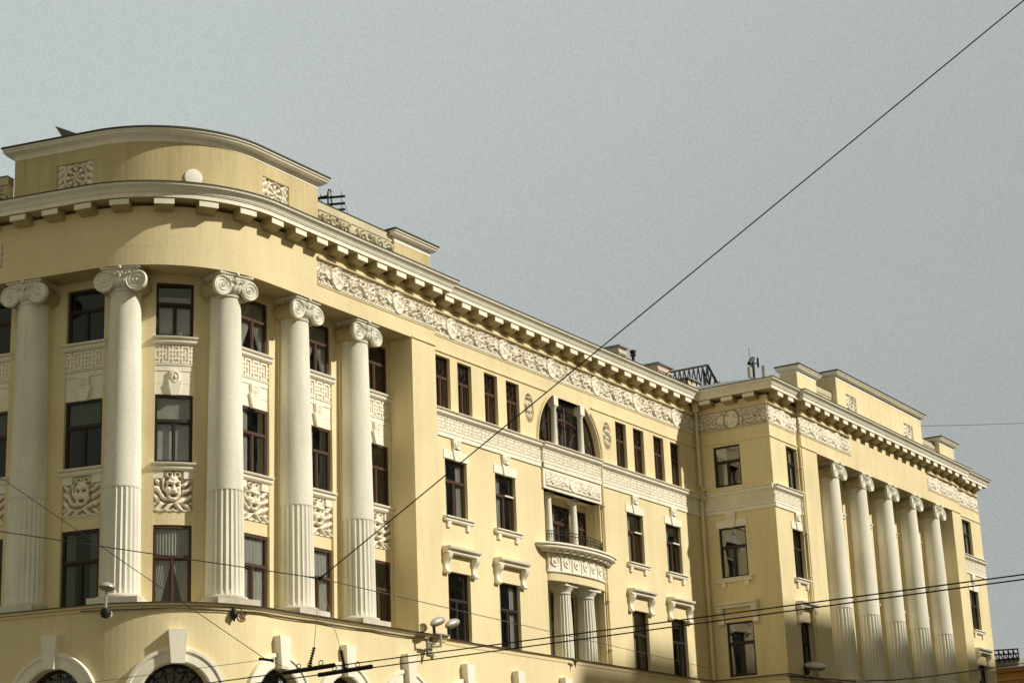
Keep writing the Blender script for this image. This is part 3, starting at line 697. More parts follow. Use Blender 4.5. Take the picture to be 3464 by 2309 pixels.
# --- columns
def column(F, c, daxis=-.7, rb=.62, rt=.49):
    ax = F(c, 0, daxis); f = np.array(F(c, 0, daxis + 1)) - np.array(ax); t = np.array([-f[1], f[0], 0.0]); ctr = (ax[0], ax[1])
    a0 = math.atan2(f[1], f[0])
    nf = 24; n = nf * 5; zf = 12.55
    def rad(z): q = (z - ZL) / (18.93 - ZL); return rb + (rt - rb) * (q ** 1.35)
    prof = []
    zs = [ZL + .33, ZL + .5, 10.5, 11.6, zf - .1, zf - .03, zf, zf + .02] + [zf + .6 * k for k in range(1, 11)] + [18.9]
    zs = [z for z in zs if z <= 18.9]
    prof = [(rad(z), z) for z in zs]
    def rf(th, z):
        if z < ZL + .4 or z > zf - .01: return 1.0
        p = ((th - a0) * nf / (2 * math.pi)) % 1.0
        k = max(0.0, math.sin(math.pi * min(1, max(0, (p - .1) / .8)))) ** .6 if .1 < p < .9 else 0
        if z > zf - .06: k *= .8
        return 1 - .075 * k
    m = MB(); lathe(m, ctr, prof, n, rf)
    o = P(m, 'column', 'stone', smooth=28)
    b = MB()
    lathe(b, ctr, [(rb + .10, ZL + .20), (rb + .12, ZL + .24), (rb + .11, ZL + .29), (rb + .03, ZL + .32), (rb, ZL + .34)], 40)
    q = rb + .17
    C_ = [np.array(ax) + f * sx * q + t * sy * q for sx, sy in ((1, 1), (1, -1), (-1, -1), (-1, 1))]
    vs = [(p[0], p[1], ZL - .03) for p in C_] + [(p[0], p[1], ZL + .2) for p in C_]
    b.add(vs, [(0, 1, 2, 3), (7, 6, 5, 4)] + [(i, (i + 1) % 4, (i + 1) % 4 + 4, i + 4) for i in range(4)])
    b.build('base', M['base'], o, smooth=35)
    # Ionic capital
    k = MB()
    Ff = lambda a, z, d: (ax[0] + t[0] * a + f[0] * d, ax[1] + t[1] * a + f[1] * d, z)
    FF = type('F', (), {'curved': False, '__call__': staticmethod(Ff)})()
    lathe(k, ctr, [(rt - .01, 18.86), (rt + .035, 18.88), (rt + .045, 18.91), (rt + .03, 18.94), (rt - .0, 18.95), (rt + .0, 19.0)], 40)
    lathe(k, ctr, [(rt + .0, 18.98), (rt + .08, 19.03), (rt + .14, 19.12), (rt + .16, 19.2), (rt + .1, 19.24)], 96,
          rf=lambda th, z: 1 + (.045 * abs(math.sin(th * 12)) if 19.0 < z < 19.22 else 0))
    hw = .62
    for z0, z1, e in ((19.52, 19.57, -.03), (19.57, 19.635, .03)): box(k, FF, -hw - e, hw + e, z0, z1, -.32, hw + e)
    box(k, FF, -.56, .56, 19.33, 19.52, -.3, .55)
    # canalis with a gentle sag
    n_ = 16; vs = []; fs = []
    for i in range(n_ + 1):
        s = -.5 + i / n_; zz = 19.2 + .12 * abs(2 * s) ** 2
        for z_, d_ in ((zz, .52), (zz, .6), (zz + .05, .615), (zz + .07, .575), (19.46, .575), (19.48, .61), (19.52, .61), (19.52, .5)): vs.append(Ff(s, z_, d_))
    for i in range(n_):
        for j in range(7): fs.append((i * 8 + j, i * 8 + j + 1, i * 8 + 9 + j, i * 8 + 8 + j))
    k.add(vs, fs)
    bol = MB()
    for sy in (-1, 1):
        cy = sy * .53; zc = 19.17; rv = .345
        o_ = Ff(cy, zc, 0); ff = tuple(f); tt = tuple(t)
        lathe(bol, None, [(rv * .7, -.30), (rv * .78, -.2), (rv * .86, -.05), (rv * .74, .0), (rv * .74, .08), (rv * .84, .12), (rv * .8, .3), (rv * .9, .5), (rv * .93, .56)], 36,
              rf=lambda th, z: 1 + .09 * math.cos(9 * th + 14 * z), ax=(o_, ff, tt, (0, 0, 1)))
        fb = 1; vs = []; fs = []; nr, na = 20, 48
        for i in range(nr + 1):
            r = rv * i / nr
            for j in range(na):
                th = 2 * math.pi * j / na
                q_ = i / nr; s_ = .5 + .5 * math.cos(2 * math.pi * 3.0 * (q_ - .18) + sy * th)
                hh = .042 * s_ * (1 if q_ > .2 else 0) + (.065 * (1 - (q_ / .2) ** 2) if q_ < .2 else 0) + (.0 if q_ < .97 else -.05)
                hh += .035 * math.exp(-((q_ - .92) / .06) ** 2)
                vs.append(Ff(cy + r * math.cos(th), zc + r * math.sin(th), .58 + hh))
        for i in range(nr):
            for j in range(na): fs.append((i * na + j, i * na + (j + 1) % na, (i + 1) * na + (j + 1) % na, (i + 1) * na + j))
        b0 = len(vs)
        for j in range(na): th = 2 * math.pi * j / na; vs.append(Ff(cy + rv * .97 * math.cos(th), zc + rv * .97 * math.sin(th), .5))
        for j in range(na): fs.append((nr * na + j, nr * na + (j + 1) % na, b0 + (j + 1) % na, b0 + j))
        k.add(vs, fs)
    P(bol, 'bolster', 'shade', smooth=60, parent=o)
    # flower on the abacus, leaves in the canalis
    for s_, zz, rr in ((0, 19.6, .065), (-.05, 19.44, .055), (.06, 19.42, .05), (0, 19.36, .06), (-.17, 19.39, .045), (.19, 19.38, .045), (-.3, 19.42, .04), (.3, 19.42, .04), (0, 19.29, .04)):
        lathe(k, None, [(.001, 0), (rr * .7, .01), (rr, .05), (rr * .7, .09), (.001, .1)], 8, ax=(Ff(s_, zz, .59 if zz < 19.5 else .64), tuple(f), tuple(t), (0, 0, 1)), caps=False)
    k.build('capital', M['stone'], o, smooth=40)
    return o
for c in COLS: column(A, c)
for c in WCOLS: column(Wp, c, -.6)

# --- centre windows
cc4 = ['left', 'left', 'left', 'left', 'left', None, 'left', None]
for k, (a, b) in enumerate(C4):
    window(Cn, a, b, 17.42, 19.5, -.19, 'lattice', curt=cc4[k], tr=.62, ft=.06, gl='glass_hi' if k < 4 else 'glass')
for k, (a, b) in enumerate(C3):
    o = window(Cn, a, b, 13.4, 15.6, -.18, curt=('sides', 'left', 'left', 'left')[k], gl='glass_hi' if k < 2 else 'glass', tr=.63)
    sill_small(Cn, a, b, 13.42, o); head(Cn, a, b, 15.6, 16.39, o)
    if k:                                                             # small vent flap on the transom
        f_ = MB(); box(f_, Cn, a + .75, b - .1, 14.78, 14.84, -.17, -.04); f_.build('vent_flap', M['white'], o)
for k, (a, b) in enumerate(C2):
    o = window(Cn, a, b, ZL, 11.38, -.19, mat='frame_dark', curt=(None, 'sides', 'left', None)[k], tr=.6)
    hood(Cn, a, b, 11.38, o)
# architrave-height arched window: three lights
ow = MB()
dga = -.30
pts = [Cn(p[0] + (ca - p[0]) * .02, p[1] - .03, dga) for p in arc]; tube(ow, pts, .06, 6)
for x in (64.42, 66.98): box(ow, Cn, x - .04, x + .04, cz, 19.3, dga - .04, dga + .05)
box(ow, Cn, 63.2, 68.2, cz, cz + .08, dga - .04, dga + .05); box(ow, Cn, 65.66, 65.74, cz, 19.5, dga - .03, dga + .04)
tube(ow, [Cn(65.7 + 1.25 * math.cos(t), 18.35 + .42 * math.sin(t), dga + .01) for t in [math.pi * i / 12 for i in range(13)]], .055, 6)
for s in (-1, 1):
    tube(ow, [Cn(65.7 + s * (.3 + .9 * i / 8), 17.5 + 1.1 * (i / 8) ** .5 if i else 17.5, dga + .01) for i in range(9)], .018, 4)
    tube(ow, [Cn(65.7 + s * 1.4, 17.9, dga + .01), Cn(65.7 + s * 2.3, 18.3, dga + .01)], .018, 4)
    tube(ow, [Cn(65.7 + s * 1.35, 18.6 , dga + .01), Cn(65.7 + s * 2.35, 17.7, dga + .01)], .018, 4)
    tube(ow, [Cn(65.7 + s * (1.5 + .25 * math.sin(i / 8 * 3.1)), 17.5 + 1.3 * i / 8, dga + .01) for i in range(9)], .018, 4)
arch_o = P(ow, 'window', 'frame', label='wide arched window with two slim columns')
p = MB(); poly = [Cn(a_, z_, dga) for a_, z_ in arc]; p.add(poly, [tuple(range(len(poly)))]); p.build('pane', M['glass_hi'], arch_o)
cm = MB()
for s0, s1 in ((65.2, 65.62), (65.9, 66.2)):
    for i in range(10):
        a_, b_ = s0 + (s1 - s0) * i / 10, s0 + (s1 - s0) * (i + 1) / 10
        cm.add([Cn(a_, 17.5, -.5 + .02 * math.sin(i)), Cn(b_, 17.5, -.5 + .02 * math.sin(i + 1)), Cn(b_, 19.2, -.5 + .02 * math.sin(i + 1)), Cn(a_, 19.2, -.5 + .02 * math.sin(i))], [(0, 1, 2, 3)])
cm.build('curtain', M['curtain'], arch_o)
room.add([Cn(63, 17.3, -1.1), Cn(68.4, 17.3, -1.1), Cn(68.4, 19.8, -1.1), Cn(63, 19.8, -1.1)], [(0, 1, 2, 3)])
# moulded archivolt
m = MB(); n = 30
for rr, dd, wd in ((2.60, .05, .05), (2.70, .03, .03)):
    prev = None
    for i in range(n + 1):
        t = math.pi * i / n; zz = cz + rr * math.sin(t)
        cur = (ca - rr * math.cos(t), zz, ca - (rr + wd) * math.cos(t), cz + (rr + wd) * math.sin(t))
        if prev and cur[3] < zt and prev[3] < zt:
            q = [(prev[0], prev[1]), (cur[0], cur[1]), (cur[2], cur[3]), (prev[2], prev[3])]
            prism(m, Cn, q, 0, dd)
        prev = cur
P(m, 'archivolt', 'wall')
for x in (64.62, 66.78):
    m = MB(); c_ = Cn(x, 0, -.12)[:2]; lathe(m, c_, [(.16, 17.44), (.15, 17.5), (.135, 17.55), (.115, 19.08), (.14, 19.12), (.17, 19.2)], 20)
    o = P(m, 'colonette', 'stone', smooth=40)
    m = MB(); box(m, Cn, x - .17, x + .17, 19.2, ZS - .02, -.32, .035); m.build('block', M['trim'], o)
# oval niches with little figures
def oval(cx, czv, flip):
    A_, B_ = .36, .62
    def H(a, z):
        u = (a - cx) / A_ * flip; v = (z - czv) / B_
        fig = np.maximum.reduce([gs(u, v, .05, .68, .24, .16) * 1.0, gs(u, v, -.1, .25, .42, .34) * 1.1, gs(u, v, .0, -.2, .36, .3), gs(u, v, -.25, -.62, .2, .35), gs(u, v, .28, -.55, .19, .4), gs(u, v, -.55, .1, .2, .35), gs(u, v, .5, .0, .16, .3) * .8])
        return .30 * np.clip(fig - .25, 0, 1)
    n = 40; w_ = MB(); hw, hh = .44, .72
    for k in range(n):
        q = []
        for kk in (k, k + 1):
            t = 2 * math.pi * kk / n; c, s_ = math.cos(t), math.sin(t); m_ = min(hw / max(abs(c), 1e-6), hh / max(abs(s_), 1e-6))
            q.append(((cx + A_ * c, czv + B_ * s_), (cx + m_ * c, czv + m_ * s_)))
        (p0, r0), (p1, r1) = q
        if abs(r0[0] - r1[0]) > 1e-6 and abs(r0[1] - r1[1]) > 1e-6:
            sx = 1 if r0[0] + r1[0] > 2 * cx else -1; sy = 1 if r0[1] + r1[1] > 2 * czv else -1
            w_.add([Cn(*r0, 0), Cn(*r1, 0), Cn(cx + sx * hw, czv + sy * hh, 0)], [(0, 1, 2)])
        w_.add([Cn(*p0, 0), Cn(*p1, 0), Cn(*r1, 0), Cn(*r0, 0)], [(0, 1, 2, 3)]); w_.add([Cn(*p0, 0), Cn(*p1, 0), Cn(*p1, -.14), Cn(*p0, -.14)], [(0, 1, 2, 3)])
    o = P(w_, 'niche', 'wall')
    m = MB(); hfield(m, Cn, cx - A_ - .02, cx + A_ + .02, czv - B_ - .02, czv + B_ + .02, -.135, H, .026); m.build('figure_relief', M['relief'], o, smooth=0)
oval(62.52, 18.68, 1); oval(68.85, 18.68, -1)

# balcony block
m = MB()
box(m, Cn, 63.25, 67.92, 15.55, 16.39, -.3, .09)
_fh = frieze_h(65.6, 3.0)
def ph(a, z): return .6 * _fh(a, ZF0 + (z - 15.66) / .67 * (ZF1 - ZF0))
P(m, 'panel', 'trim'); m = MB(); hfield(m, Cn, 63.4, 67.8, 15.66, 16.33, .093, ph, .022); P(m, 'relief_panel', 'relief', smooth=0)
for z0, z1, st in ((13.22, 15.25, 'lattice'), (8.92, 11.55, 'casement')):
    for a_, b_ in ((63.42, 64.3), (64.6, 66.45), (67.0, 67.82)): window(Cn, a_, b_, z0, z1, -.73, st, mat='frame' if z0 > 10 else 'frame_dark', curt='left' if z0 > 10 else None)
for x in (64.25, 66.27):
    m = MB(); c_ = Cn(x, 0, -.36)[:2]; lathe(m, c_, [(.19, 13.3), (.19, 13.36), (.16, 13.4), (.155, 14.2), (.135, 15.3), (.17, 15.33), (.18, 15.4)], 24)
    o = P(m, 'column', 'stone', smooth=40); m = MB(); box(m, Cn, x - .2, x + .2, 15.4, 15.55, -.56, -.16); m.build('capital', M['stone'], o)
for x in (64.8, 66.68):
    m = MB(); c_ = Cn(x, 0, -.22)[:2]; nf = 20
    lathe(m, c_, [(.39, 8.9), (.385, 9.5), (.37, 10.4), (.335, 11.45)], nf * 5, rf=lambda th, z: 1 - .1 * max(0, math.sin(math.pi * ((th * nf / 2 / math.pi) % 1))) ** .7)
    o = P(m, 'column', 'stone', smooth=28)
    m = MB(); lathe(m, c_, [(.335, 11.43), (.36, 11.46), (.34, 11.5), (.36, 11.56), (.45, 11.66), (.47, 11.72)], 30); box(m, Cn, x - .48, x + .48, 11.72, 11.85, -.7, .26); m.build('capital', M['stone'], o, smooth=40)
def bow(hw, sag, z, n=28, cx=65.63, inn=0.0):
    r = []
    for i in range(n + 1):
        u = -1 + 2 * i / n; u = math.sin(u * math.pi / 2); r.append((cx + u * hw, YC - sag * math.sqrt(max(0, 1 - u * u)) + .02, z))
    return r
def bowsolid(m, layers):
    """layers (hw, sag, z) from bottom to top"""
    n = 28; vs = []; fs = []
    for hw, sg, z in layers: vs += bow(hw, sg, z, n)
    for j in range(len(layers) - 1):
        for i in range(n): fs.append((j * (n + 1) + i, j * (n + 1) + i + 1, (j + 1) * (n + 1) + i + 1, (j + 1) * (n + 1) + i))
    fs.append(tuple(range(n + 1))[::-1]); e = (len(layers) - 1) * (n + 1); fs.append(tuple(range(e, e + n + 1))); m.add(vs, fs)
m = MB(); bowsolid(m, [(2.26, .42, 11.85), (2.26, .42, 12.18)]); bal = P(m, 'balcony', 'wall')
m = MB(); bowsolid(m, [(2.32, .48, 12.18), (2.33, .5, 12.22), (2.28, .44, 12.24), (2.28, .44, 12.98), (2.5, .56, 13.02), (2.95, .8, 13.08), (3.02, .84, 13.1), (3.02, .84, 13.2), (3.1, .9, 13.22), (3.1, .9, 13.26), (3.0, .86, 13.3)])
m.build('parapet', M['trim'], bal)
m = MB(); e = bow(2.29, .445, 0, 10)
pp = bow(2.28, .44, 0, 60)
def on_bow(hw, sag, s):  # s in -1..1
    return (65.63 + s * hw, YC - sag * math.sqrt(max(0, 1 - s * s)) + .02)
for i, s in enumerate([-.86, -.56, -.26, .04, .34, .64, .9]):
    c_ = on_bow(2.28, .44, s); t_ = on_bow(2.28, .44, min(.999, s + .01)); tx, ty = t_[0] - c_[0], t_[1] - c_[1]; l = math.hypot(tx, ty); tx /= l; ty /= l; nx, ny = ty, -tx
    F_ = Straight(c_, (tx, ty), (nx, ny)); zc_ = 12.62
    lathe(m, None, [(.2, 0), (.21, .035), (.17, .035), (.15, .01), (.1, .01), (.07, .05), (.001, .06)], 20, ax=((c_[0], c_[1], zc_), (nx, ny, 0), (tx, ty, 0), (0, 0, 1)), caps=False)
    for q in (-.34, .34): box(m, F_, q - .02, q + .02, 12.28, 12.94, -.05, .03)
m.build('rosette', M['relief'], bal)
m = MB()
for i in range(15):
    s = math.sin((-1 + 2 * (i + .5) / 15) * math.pi / 2); c_ = on_bow(2.6, .62, s); t_ = on_bow(2.6, .62, min(.999, s + .01)); tx, ty = t_[0] - c_[0], t_[1] - c_[1]; l = math.hypot(tx, ty)
    box(m, Straight(c_, (tx / l, ty / l), (ty / l, -tx / l)), -.11, .11, 12.95, 13.07, -.1, .06)
m.build('dentil', M['trim'], bal)
m = MB()
for z_ in (13.42, 13.72, 13.84): tube(m, [(x, y + .0, z_) for x, y, _ in bow(2.15, .5, 0, 28)], .02, 5)
for i in range(29):
    q = bow(2.15, .5, 0, 28)[i]; tube(m, [(q[0], q[1], 13.3), (q[0], q[1], 13.84)], .009, 4)
    if i < 28:
        q2 = bow(2.15, .5, 0, 28)[i + 1]; mx_ = ((q[0] + q2[0]) / 2, (q[1] + q2[1]) / 2)
        tube(m, [(q[0], q[1], 13.72), (mx_[0], mx_[1], 13.5), (q2[0], q2[1], 13.72)], .009, 4)
m.build('railing', M['iron'], bal)

# --- wing windows
for a, b, z0, z1 in ((-37.15, -35.8, 17.62, 19.53), (-37.15, -35.8, 13.4, 15.72), (-37.1, -35.76, 8.97, 11.4)):
    o = window(Ws, a, b, z0, z1, -.12, mat='frame_dark', curt='left' if z0 > 17 else None, tr=.62, ft=.07, gl='glass_hi')
    if 12 < z0 < 14: sill_small(Ws, a, b, 13.42, o); head(Ws, a, b, 15.72, 16.39, o)
    if z0 < 10: hood(Ws, a, b, 11.4, o)
for a, b, z0, z1 in ((79.1, 80.3, 17.5, 19.5), (79.1, 80.3, 13.3, 15.6), (79.15, 80.35, 8.95, 11.36), (103.1, 104.6, 17.4, 19.5), (103.1, 104.6, 13.2, 15.45), (103.2, 104.7, 8.95, 11.3)):
    o = window(Wf, a, b, z0, z1, -.2, mat='frame_dark', curt='sides' if z0 > 17 else None, tr=.63)
    if 12 < z0 < 14: sill_small(Wf, a, b, z0 + .02, o); head(Wf, a, b, z1, 16.39, o)
    if z0 < 10: hood(Wf, a, b, z1, o)

# --- arches of the ground storey
def arch(F, c, d0, big=True, gl='glass'):
    n = 30; zc = 6.0; m = MB()
    prof = [(1.07, -.2), (1.07, .05), (1.12, .08), (1.40, .08), (1.42, .13), (1.52, .13), (1.55, .05), (1.55, 0)]
    vs = []; fs = []; k = len(prof)
    for i in range(n + 1):
        t = math.pi * i / n
        for r, d in prof: vs.append(F(c - r * math.cos(t), zc + r * math.sin(t), d0 + d))
    for i in range(n):
        for j in range(k - 1): fs.append((i * k + j, i * k + j + 1, (i + 1) * k + j + 1, (i + 1) * k + j))
    m.add(vs, fs); o = P(m, 'archivolt', 'trim', smooth=30)
    m = MB(); prism(m, F, [(c - .19, 7.03), (c + .19, 7.03), (c + .27, 8.05), (c - .27, 8.05)], d0, d0 + .28); m.build('keystone', M['trim'], o)
    # window with a fan of iron bars
    f = MB(); dg = d0 - .35
    tube(f, [F(c - 1.02 * math.cos(math.pi * i / n), zc + 1.02 * math.sin(math.pi * i / n), dg) for i in range(n + 1)], .06, 5)
    for i in range(1, 8):
        t = math.pi * i / 8; tube(f, [F(c - .3 * math.cos(t), zc + .3 * math.sin(t), dg + .08), F(c - .98 * math.cos(t), zc + .98 * math.sin(t), dg + .08)], .016, 4)
    for i in range(8):
        t0 = math.pi * i / 8; t1 = math.pi * (i + 1) / 8
        tube(f, [F(c - rr * math.cos(tt), zc + rr * math.sin(tt), dg + .08) for rr, tt in [(.95 - .16 * math.sin(math.pi * q / 6), t0 + (t1 - t0) * q / 6) for q in range(7)]], .014, 4)
    box(f, F, c - 1.05, c + 1.05, zc - .06, zc + .06, dg - .03, dg + .06); box(f, F, c - .05, c + .05, 2.3, zc, dg - .03, dg + .05)
    for s in (-1.03, .97): box(f, F, c + s, c + s + .06, 2.2, zc, dg - .03, dg + .05)
    wo = P(f, 'window', 'frame_dark')
    p = MB(); q = [F(c - 1.05 * math.cos(math.pi * i / n), zc + 1.05 * math.sin(math.pi * i / n), dg) for i in range(n + 1)] + [F(c + 1.05, 2.2, dg), F(c - 1.05, 2.2, dg)]
    p.add(q, [tuple(range(len(q)))]); p.build('pane', M[gl], wo)
    room.add([F(c - 1.4, 1.8, dg - .8), F(c + 1.4, 1.8, dg - .8), F(c + 1.4, 7.4, dg - .8), F(c - 1.4, 7.4, dg - .8)], [(0, 1, 2, 3)])
for c in AR: arch(A, c, .05)
for c in ARC2: arch(Cn, c, .08)
for c in (79.6,): arch(Wf, c, .05)
P(room, 'interior', 'room')

# --- attic over the rounded corner
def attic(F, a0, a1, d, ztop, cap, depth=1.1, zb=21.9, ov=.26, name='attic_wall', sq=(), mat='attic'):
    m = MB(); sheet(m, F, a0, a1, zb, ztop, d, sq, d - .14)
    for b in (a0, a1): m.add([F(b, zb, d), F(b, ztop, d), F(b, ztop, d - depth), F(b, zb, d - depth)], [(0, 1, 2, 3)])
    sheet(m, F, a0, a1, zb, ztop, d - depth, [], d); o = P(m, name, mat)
    m = MB(); box(m, F, a0 - .01, a1 + .01, ztop, ztop + .2, d - depth, d + .012)
    extr(m, F, [(d - depth - .1, ztop + .2), (d + .03, ztop + .2), (d + ov - .06, ztop + .235), (d + ov - .05, ztop + .28), (d + ov, ztop + .31), (d + ov, ztop + .36), (d - depth - .1, ztop + .37)], a0 - ov + .02, a1 + ov - .02)
    m.build('coping', M['trim'], o)
    m = MB(); box(m, F, a0 - ov - .02, a1 + ov + .02, ztop + .365, ztop + .42, d - depth - .15, d + ov + .03); m.build('flashing', M['gutter'], o)
    return o
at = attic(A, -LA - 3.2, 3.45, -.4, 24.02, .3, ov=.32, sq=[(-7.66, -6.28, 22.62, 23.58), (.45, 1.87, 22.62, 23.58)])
def square_relief(F, a0, a1, z0, z1, d, par=None, lift=0.0):
    ca_, cz_ = (a0 + a1) / 2, (z0 + z1) / 2; hw = (a1 - a0) / 2
    hz = (z1 - z0) / 2
    def H(a, z):
        u = (a - ca_) / hz; v = (z - cz_) / hz; r = np.hypot(u, v); t = np.arctan2(v, u)
        h = .02 + .08 * ridge(6 * v + 3 * np.abs(u)) * (np.abs(u) > .8) + .05 * (np.abs(v) > .75) * ridge(6 * u)
        mk = np.clip((.92 - r) / .05, 0, 1); h = h * (1 - mk) + mk * (.01 + .08 * (np.cos(8 * t) > .1) * (r > .42) * (r < .72) + .07 * (.5 + .5 * np.cos(6 * t)) * (r < .38) + .05 * np.exp(-(r / .12) ** 2))
        return np.maximum(h, .13 * np.exp(-((r - .84) / .06) ** 2))
    m = MB(); hfield(m, F, a0, a1, z0, z1, d - .13 + lift, H, .022); o = m.build('relief_square', M['relief'], par, smooth=0)
square_relief(A, -7.66, -6.28, 22.62, 23.58, -.4, at)
square_relief(A, .45, 1.87, 22.62, 23.58, -.4, at)
m = MB(); c_ = A(-2.62, 22.82, -.41); n_ = A(-2.62, 22.82, .59); ax_ = tuple(n_[i] - c_[i] for i in range(3)); t_ = (-ax_[1], ax_[0], 0)
lathe(m, None, [(.29, 0), (.30, .03), (.29, .06), (.25, .07), (.001, .075)], 36, ax=(c_, ax_, t_, (0, 0, 1)), caps=False); m.build('disc', M['white'], at, smooth=40)
# bent metal flap on top of the attic
m = MB(); q0 = A(-7.35, 24.42, -.3); q1 = A(-6.95, 24.42, -.35); q2 = A(-7.75, 25.0, -.35)
m.add([q0, A(-6.55, 24.43, -.5), q2, A(-7.1, 24.43, -.9)], [(0, 1, 2), (1, 3, 2), (0, 3, 2)]); P(m, 'roof_flap', 'gutter')

# parapet with relief left of the attic and right of it, and the posts
def parapet(F, a0, a1, d, zt_, zb=22.0, hres=.04, x0=None):
    m = MB(); box(m, F, a0, a1, zb, zt_ - .02, d - .3, d); o = P(m, 'parapet', 'wall')
    m = MB(); box(m, F, a0, a1, zt_ - .28, zt_, d - .3, d + .05); m.build('coping', M['relief_dark'], o)
    m = MB(); box(m, F, a0, a1, zt_, zt_ + .035, d - .32, d + .07); m.build('flashing', M['gutter'], o)
    z0 = zb + .15; z1 = zt_ - .3
    def H(a, z):
        u = (a - a0) / .3; v = (z - z0) / .3
        wx = u + .35 * np.sin(2.6 * v + u); wy = v + .3 * np.sin(3 * u); g = ridge(2.6 * wx + 1.6 * wy) * ridge(2.2 * wy - 2.9 * wx + 1)
        h = .02 + .15 * np.clip(g, 0, 1)
        for k_ in (0., 1.7):
            cu = ((u + k_) % 3.4) - 1.7; cv = v - (1.9 if k_ else 2.7); r = np.hypot(cu, cv); t = np.arctan2(cv, cu); m_ = np.clip((.95 - r) / .15, 0, 1)
            h = h * (1 - m_) + m_ * (.03 + .13 * (.5 + .5 * np.cos(9 * r + 2 * t)))
        return h
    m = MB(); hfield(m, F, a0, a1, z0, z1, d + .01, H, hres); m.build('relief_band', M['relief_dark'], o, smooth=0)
parapet(Lp, 49.08, 53.55, -.5, 23.58, hres=.024)
parapet(A, -18, -LA - 3.5, -.5, 23.55)
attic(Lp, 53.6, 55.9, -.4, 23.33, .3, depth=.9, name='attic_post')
Wa = Straight((0, 34.55), (1, 0), (0, -1))
attic(Wa, 81.85, 84.15, 0, 23.62, .3, depth=.9, name='attic_post', mat='wall'); attic(Wa, 101.5, 103.9, 0, 23.6, .3, depth=.9, name='attic_post', mat='wall')
aw = attic(Wa, 86.75, 98.75, 0, 24.35, .3, depth=1.1, mat='wall', sq=[(87.95, 89.3, 22.95, 23.84), (96.0, 97.4, 22.95, 23.84)])
square_relief(Wa, 87.95, 89.3, 22.95, 23.84, 0, aw); square_relief(Wa, 96.0, 97.4, 22.95, 23.84, 0, aw)
parapet(Wa, 84.15, 86.75, -.3, 23.65, hres=.05); parapet(Wa, 98.75, 101.5, -.3, 23.6, hres=.05)

# side frieze panel on the left street front
square_relief(A, -10.9, -9.35, 20.2, 21.0, -.0, B, .15)

# --- roofs
def roofp(m, outer, inner, z0, z1):
    n = len(outer); vs = [(x, y, z0) for x, y in outer] + [(x, y, z1) for x, y in inner]
    m.add(vs, [(i, i + 1, n + i + 1, n + i) for i in range(n - 1)])
m = MB()
out = arcpts(-18.0, .5) + [(55.5, 37.7), (55.5, 38.0), (XW, 38.0)]
roofp(m, [(p[0] + q[0] * .6, p[1] + q[1] * .6) for p, q in zip(out, mitre(out))], [(p[0] - q[0] * 3.6, p[1] - q[1] * 3.6) for p, q in zip(out, mitre(out))], 22.21, 22.75)
ro = P(m, 'roof', 'roof')
m = MB(); m.add([(76.75, 33.6, 22.21), (106.9, 33.6, 22.21), (106.9, 50, 22.21), (76.75, 50, 22.21), (79.4, 37.3, 23.15), (104.0, 37.3, 23.15), (104.0, 50, 23.15), (79.4, 50, 23.15)],
      [(0, 1, 5, 4), (1, 2, 6, 5), (3, 0, 4, 7), (4, 5, 6, 7)])
for i in range(9):
    y = 34.6 + i * .62; t_ = min(1, (y - 33.6) / 3.7)
    tube(m, [(76.75, y, 22.23), (76.75 + 2.65, y + 2.0, 23.0)] if False else [(76.8, y, 22.25), (79.3, y, 22.25 + .75 * (min(1, t_)))], .025, 4)
P(m, 'roof', 'roof')
m = MB(); m.add([(46, 45, 22.7), (XW, 42, 22.7), (XW, 60, 22.7), (46, 60, 22.7)], [(0, 1, 2, 3)]); P(m, 'roof', 'roof')
# chimneys behind the central cornice
def chimney(x0, x1, y0, y1, zb, zt_):
    m = MB(); F_ = Straight((0, y0), (1, 0), (0, -1)); box(m, F_, x0, x1, zb, zt_ - .32, -(y1 - y0), 0); box(m, F_, x0 - .05, x1 + .05, zt_ - .32, zt_ - .24, -(y1 - y0) - .05, .05)
    box(m, F_, x0, x1, zt_ - .24, zt_, -(y1 - y0), 0)
    o = m.build('chimney', M['brick'], ro)
    m = MB(); box(m, F_, x0 - .12, x1 + .12, zt_, zt_ + .07, -(y1 - y0) - .12, .12); m.build('cap', M['roof'], o)
    m = MB()
    for k in range(4):
        xx = x0 + .12 + k * (x1 - x0 - .34) / 3; box(m, F_, xx, xx + .1, zt_ - .5, zt_ - .38, -.02, .012)
    m.build('vent_hole', M['iron'], o)
chimney(77.75, 78.5, 42, 43.0, 22.6, 25.45); chimney(81.8, 83.25, 42, 43.6, 22.6, 25.45); chimney(85.1, 86.45, 42, 43.4, 22.6, 25.35)
m = MB(); F_ = Straight((0, 42), (1, 0), (0, -1)); box(m, F_, 78.7, 79.35, 22.6, 25.05, -.8, 0); o = m.build('chimney', M['trim'], ro)

# --- drain pipes
def pipe(x, y, z0, z1, jog=True):
    m = MB()
    if not jog: tube(m, [(x, y, z0), (x, y, z1)], .06, 10)
    else: tube(m, [(x, y, z0), (x, y, 17.0), (x - .0, y - .2, 17.25), (x, y - .2, 17.5), (x, y, 17.75), (x, y, z1)], .075, 10)
    for z in (9.5, 11.5, 13.5, 15.5, 18.6): 
        if z0 < z < z1: tube(m, [(x, y, z - .03), (x, y, z + .03)], .095, 10)
    P(m, 'drain_pipe', 'wall', smooth=40)
pipe(77.18, 37.8, 8.9, 21.7); pipe(68.02, 37.9, 8.9, 17.15, False); pipe(80.36, 34.1, 8.9, 19.6, False)
m = MB(); box(m, Straight((77.0, 37.9), (1, 0), (0, -1)), 0, .35, 21.3, 21.72, 0, .3); P(m, 'drain_hopper', 'wall')

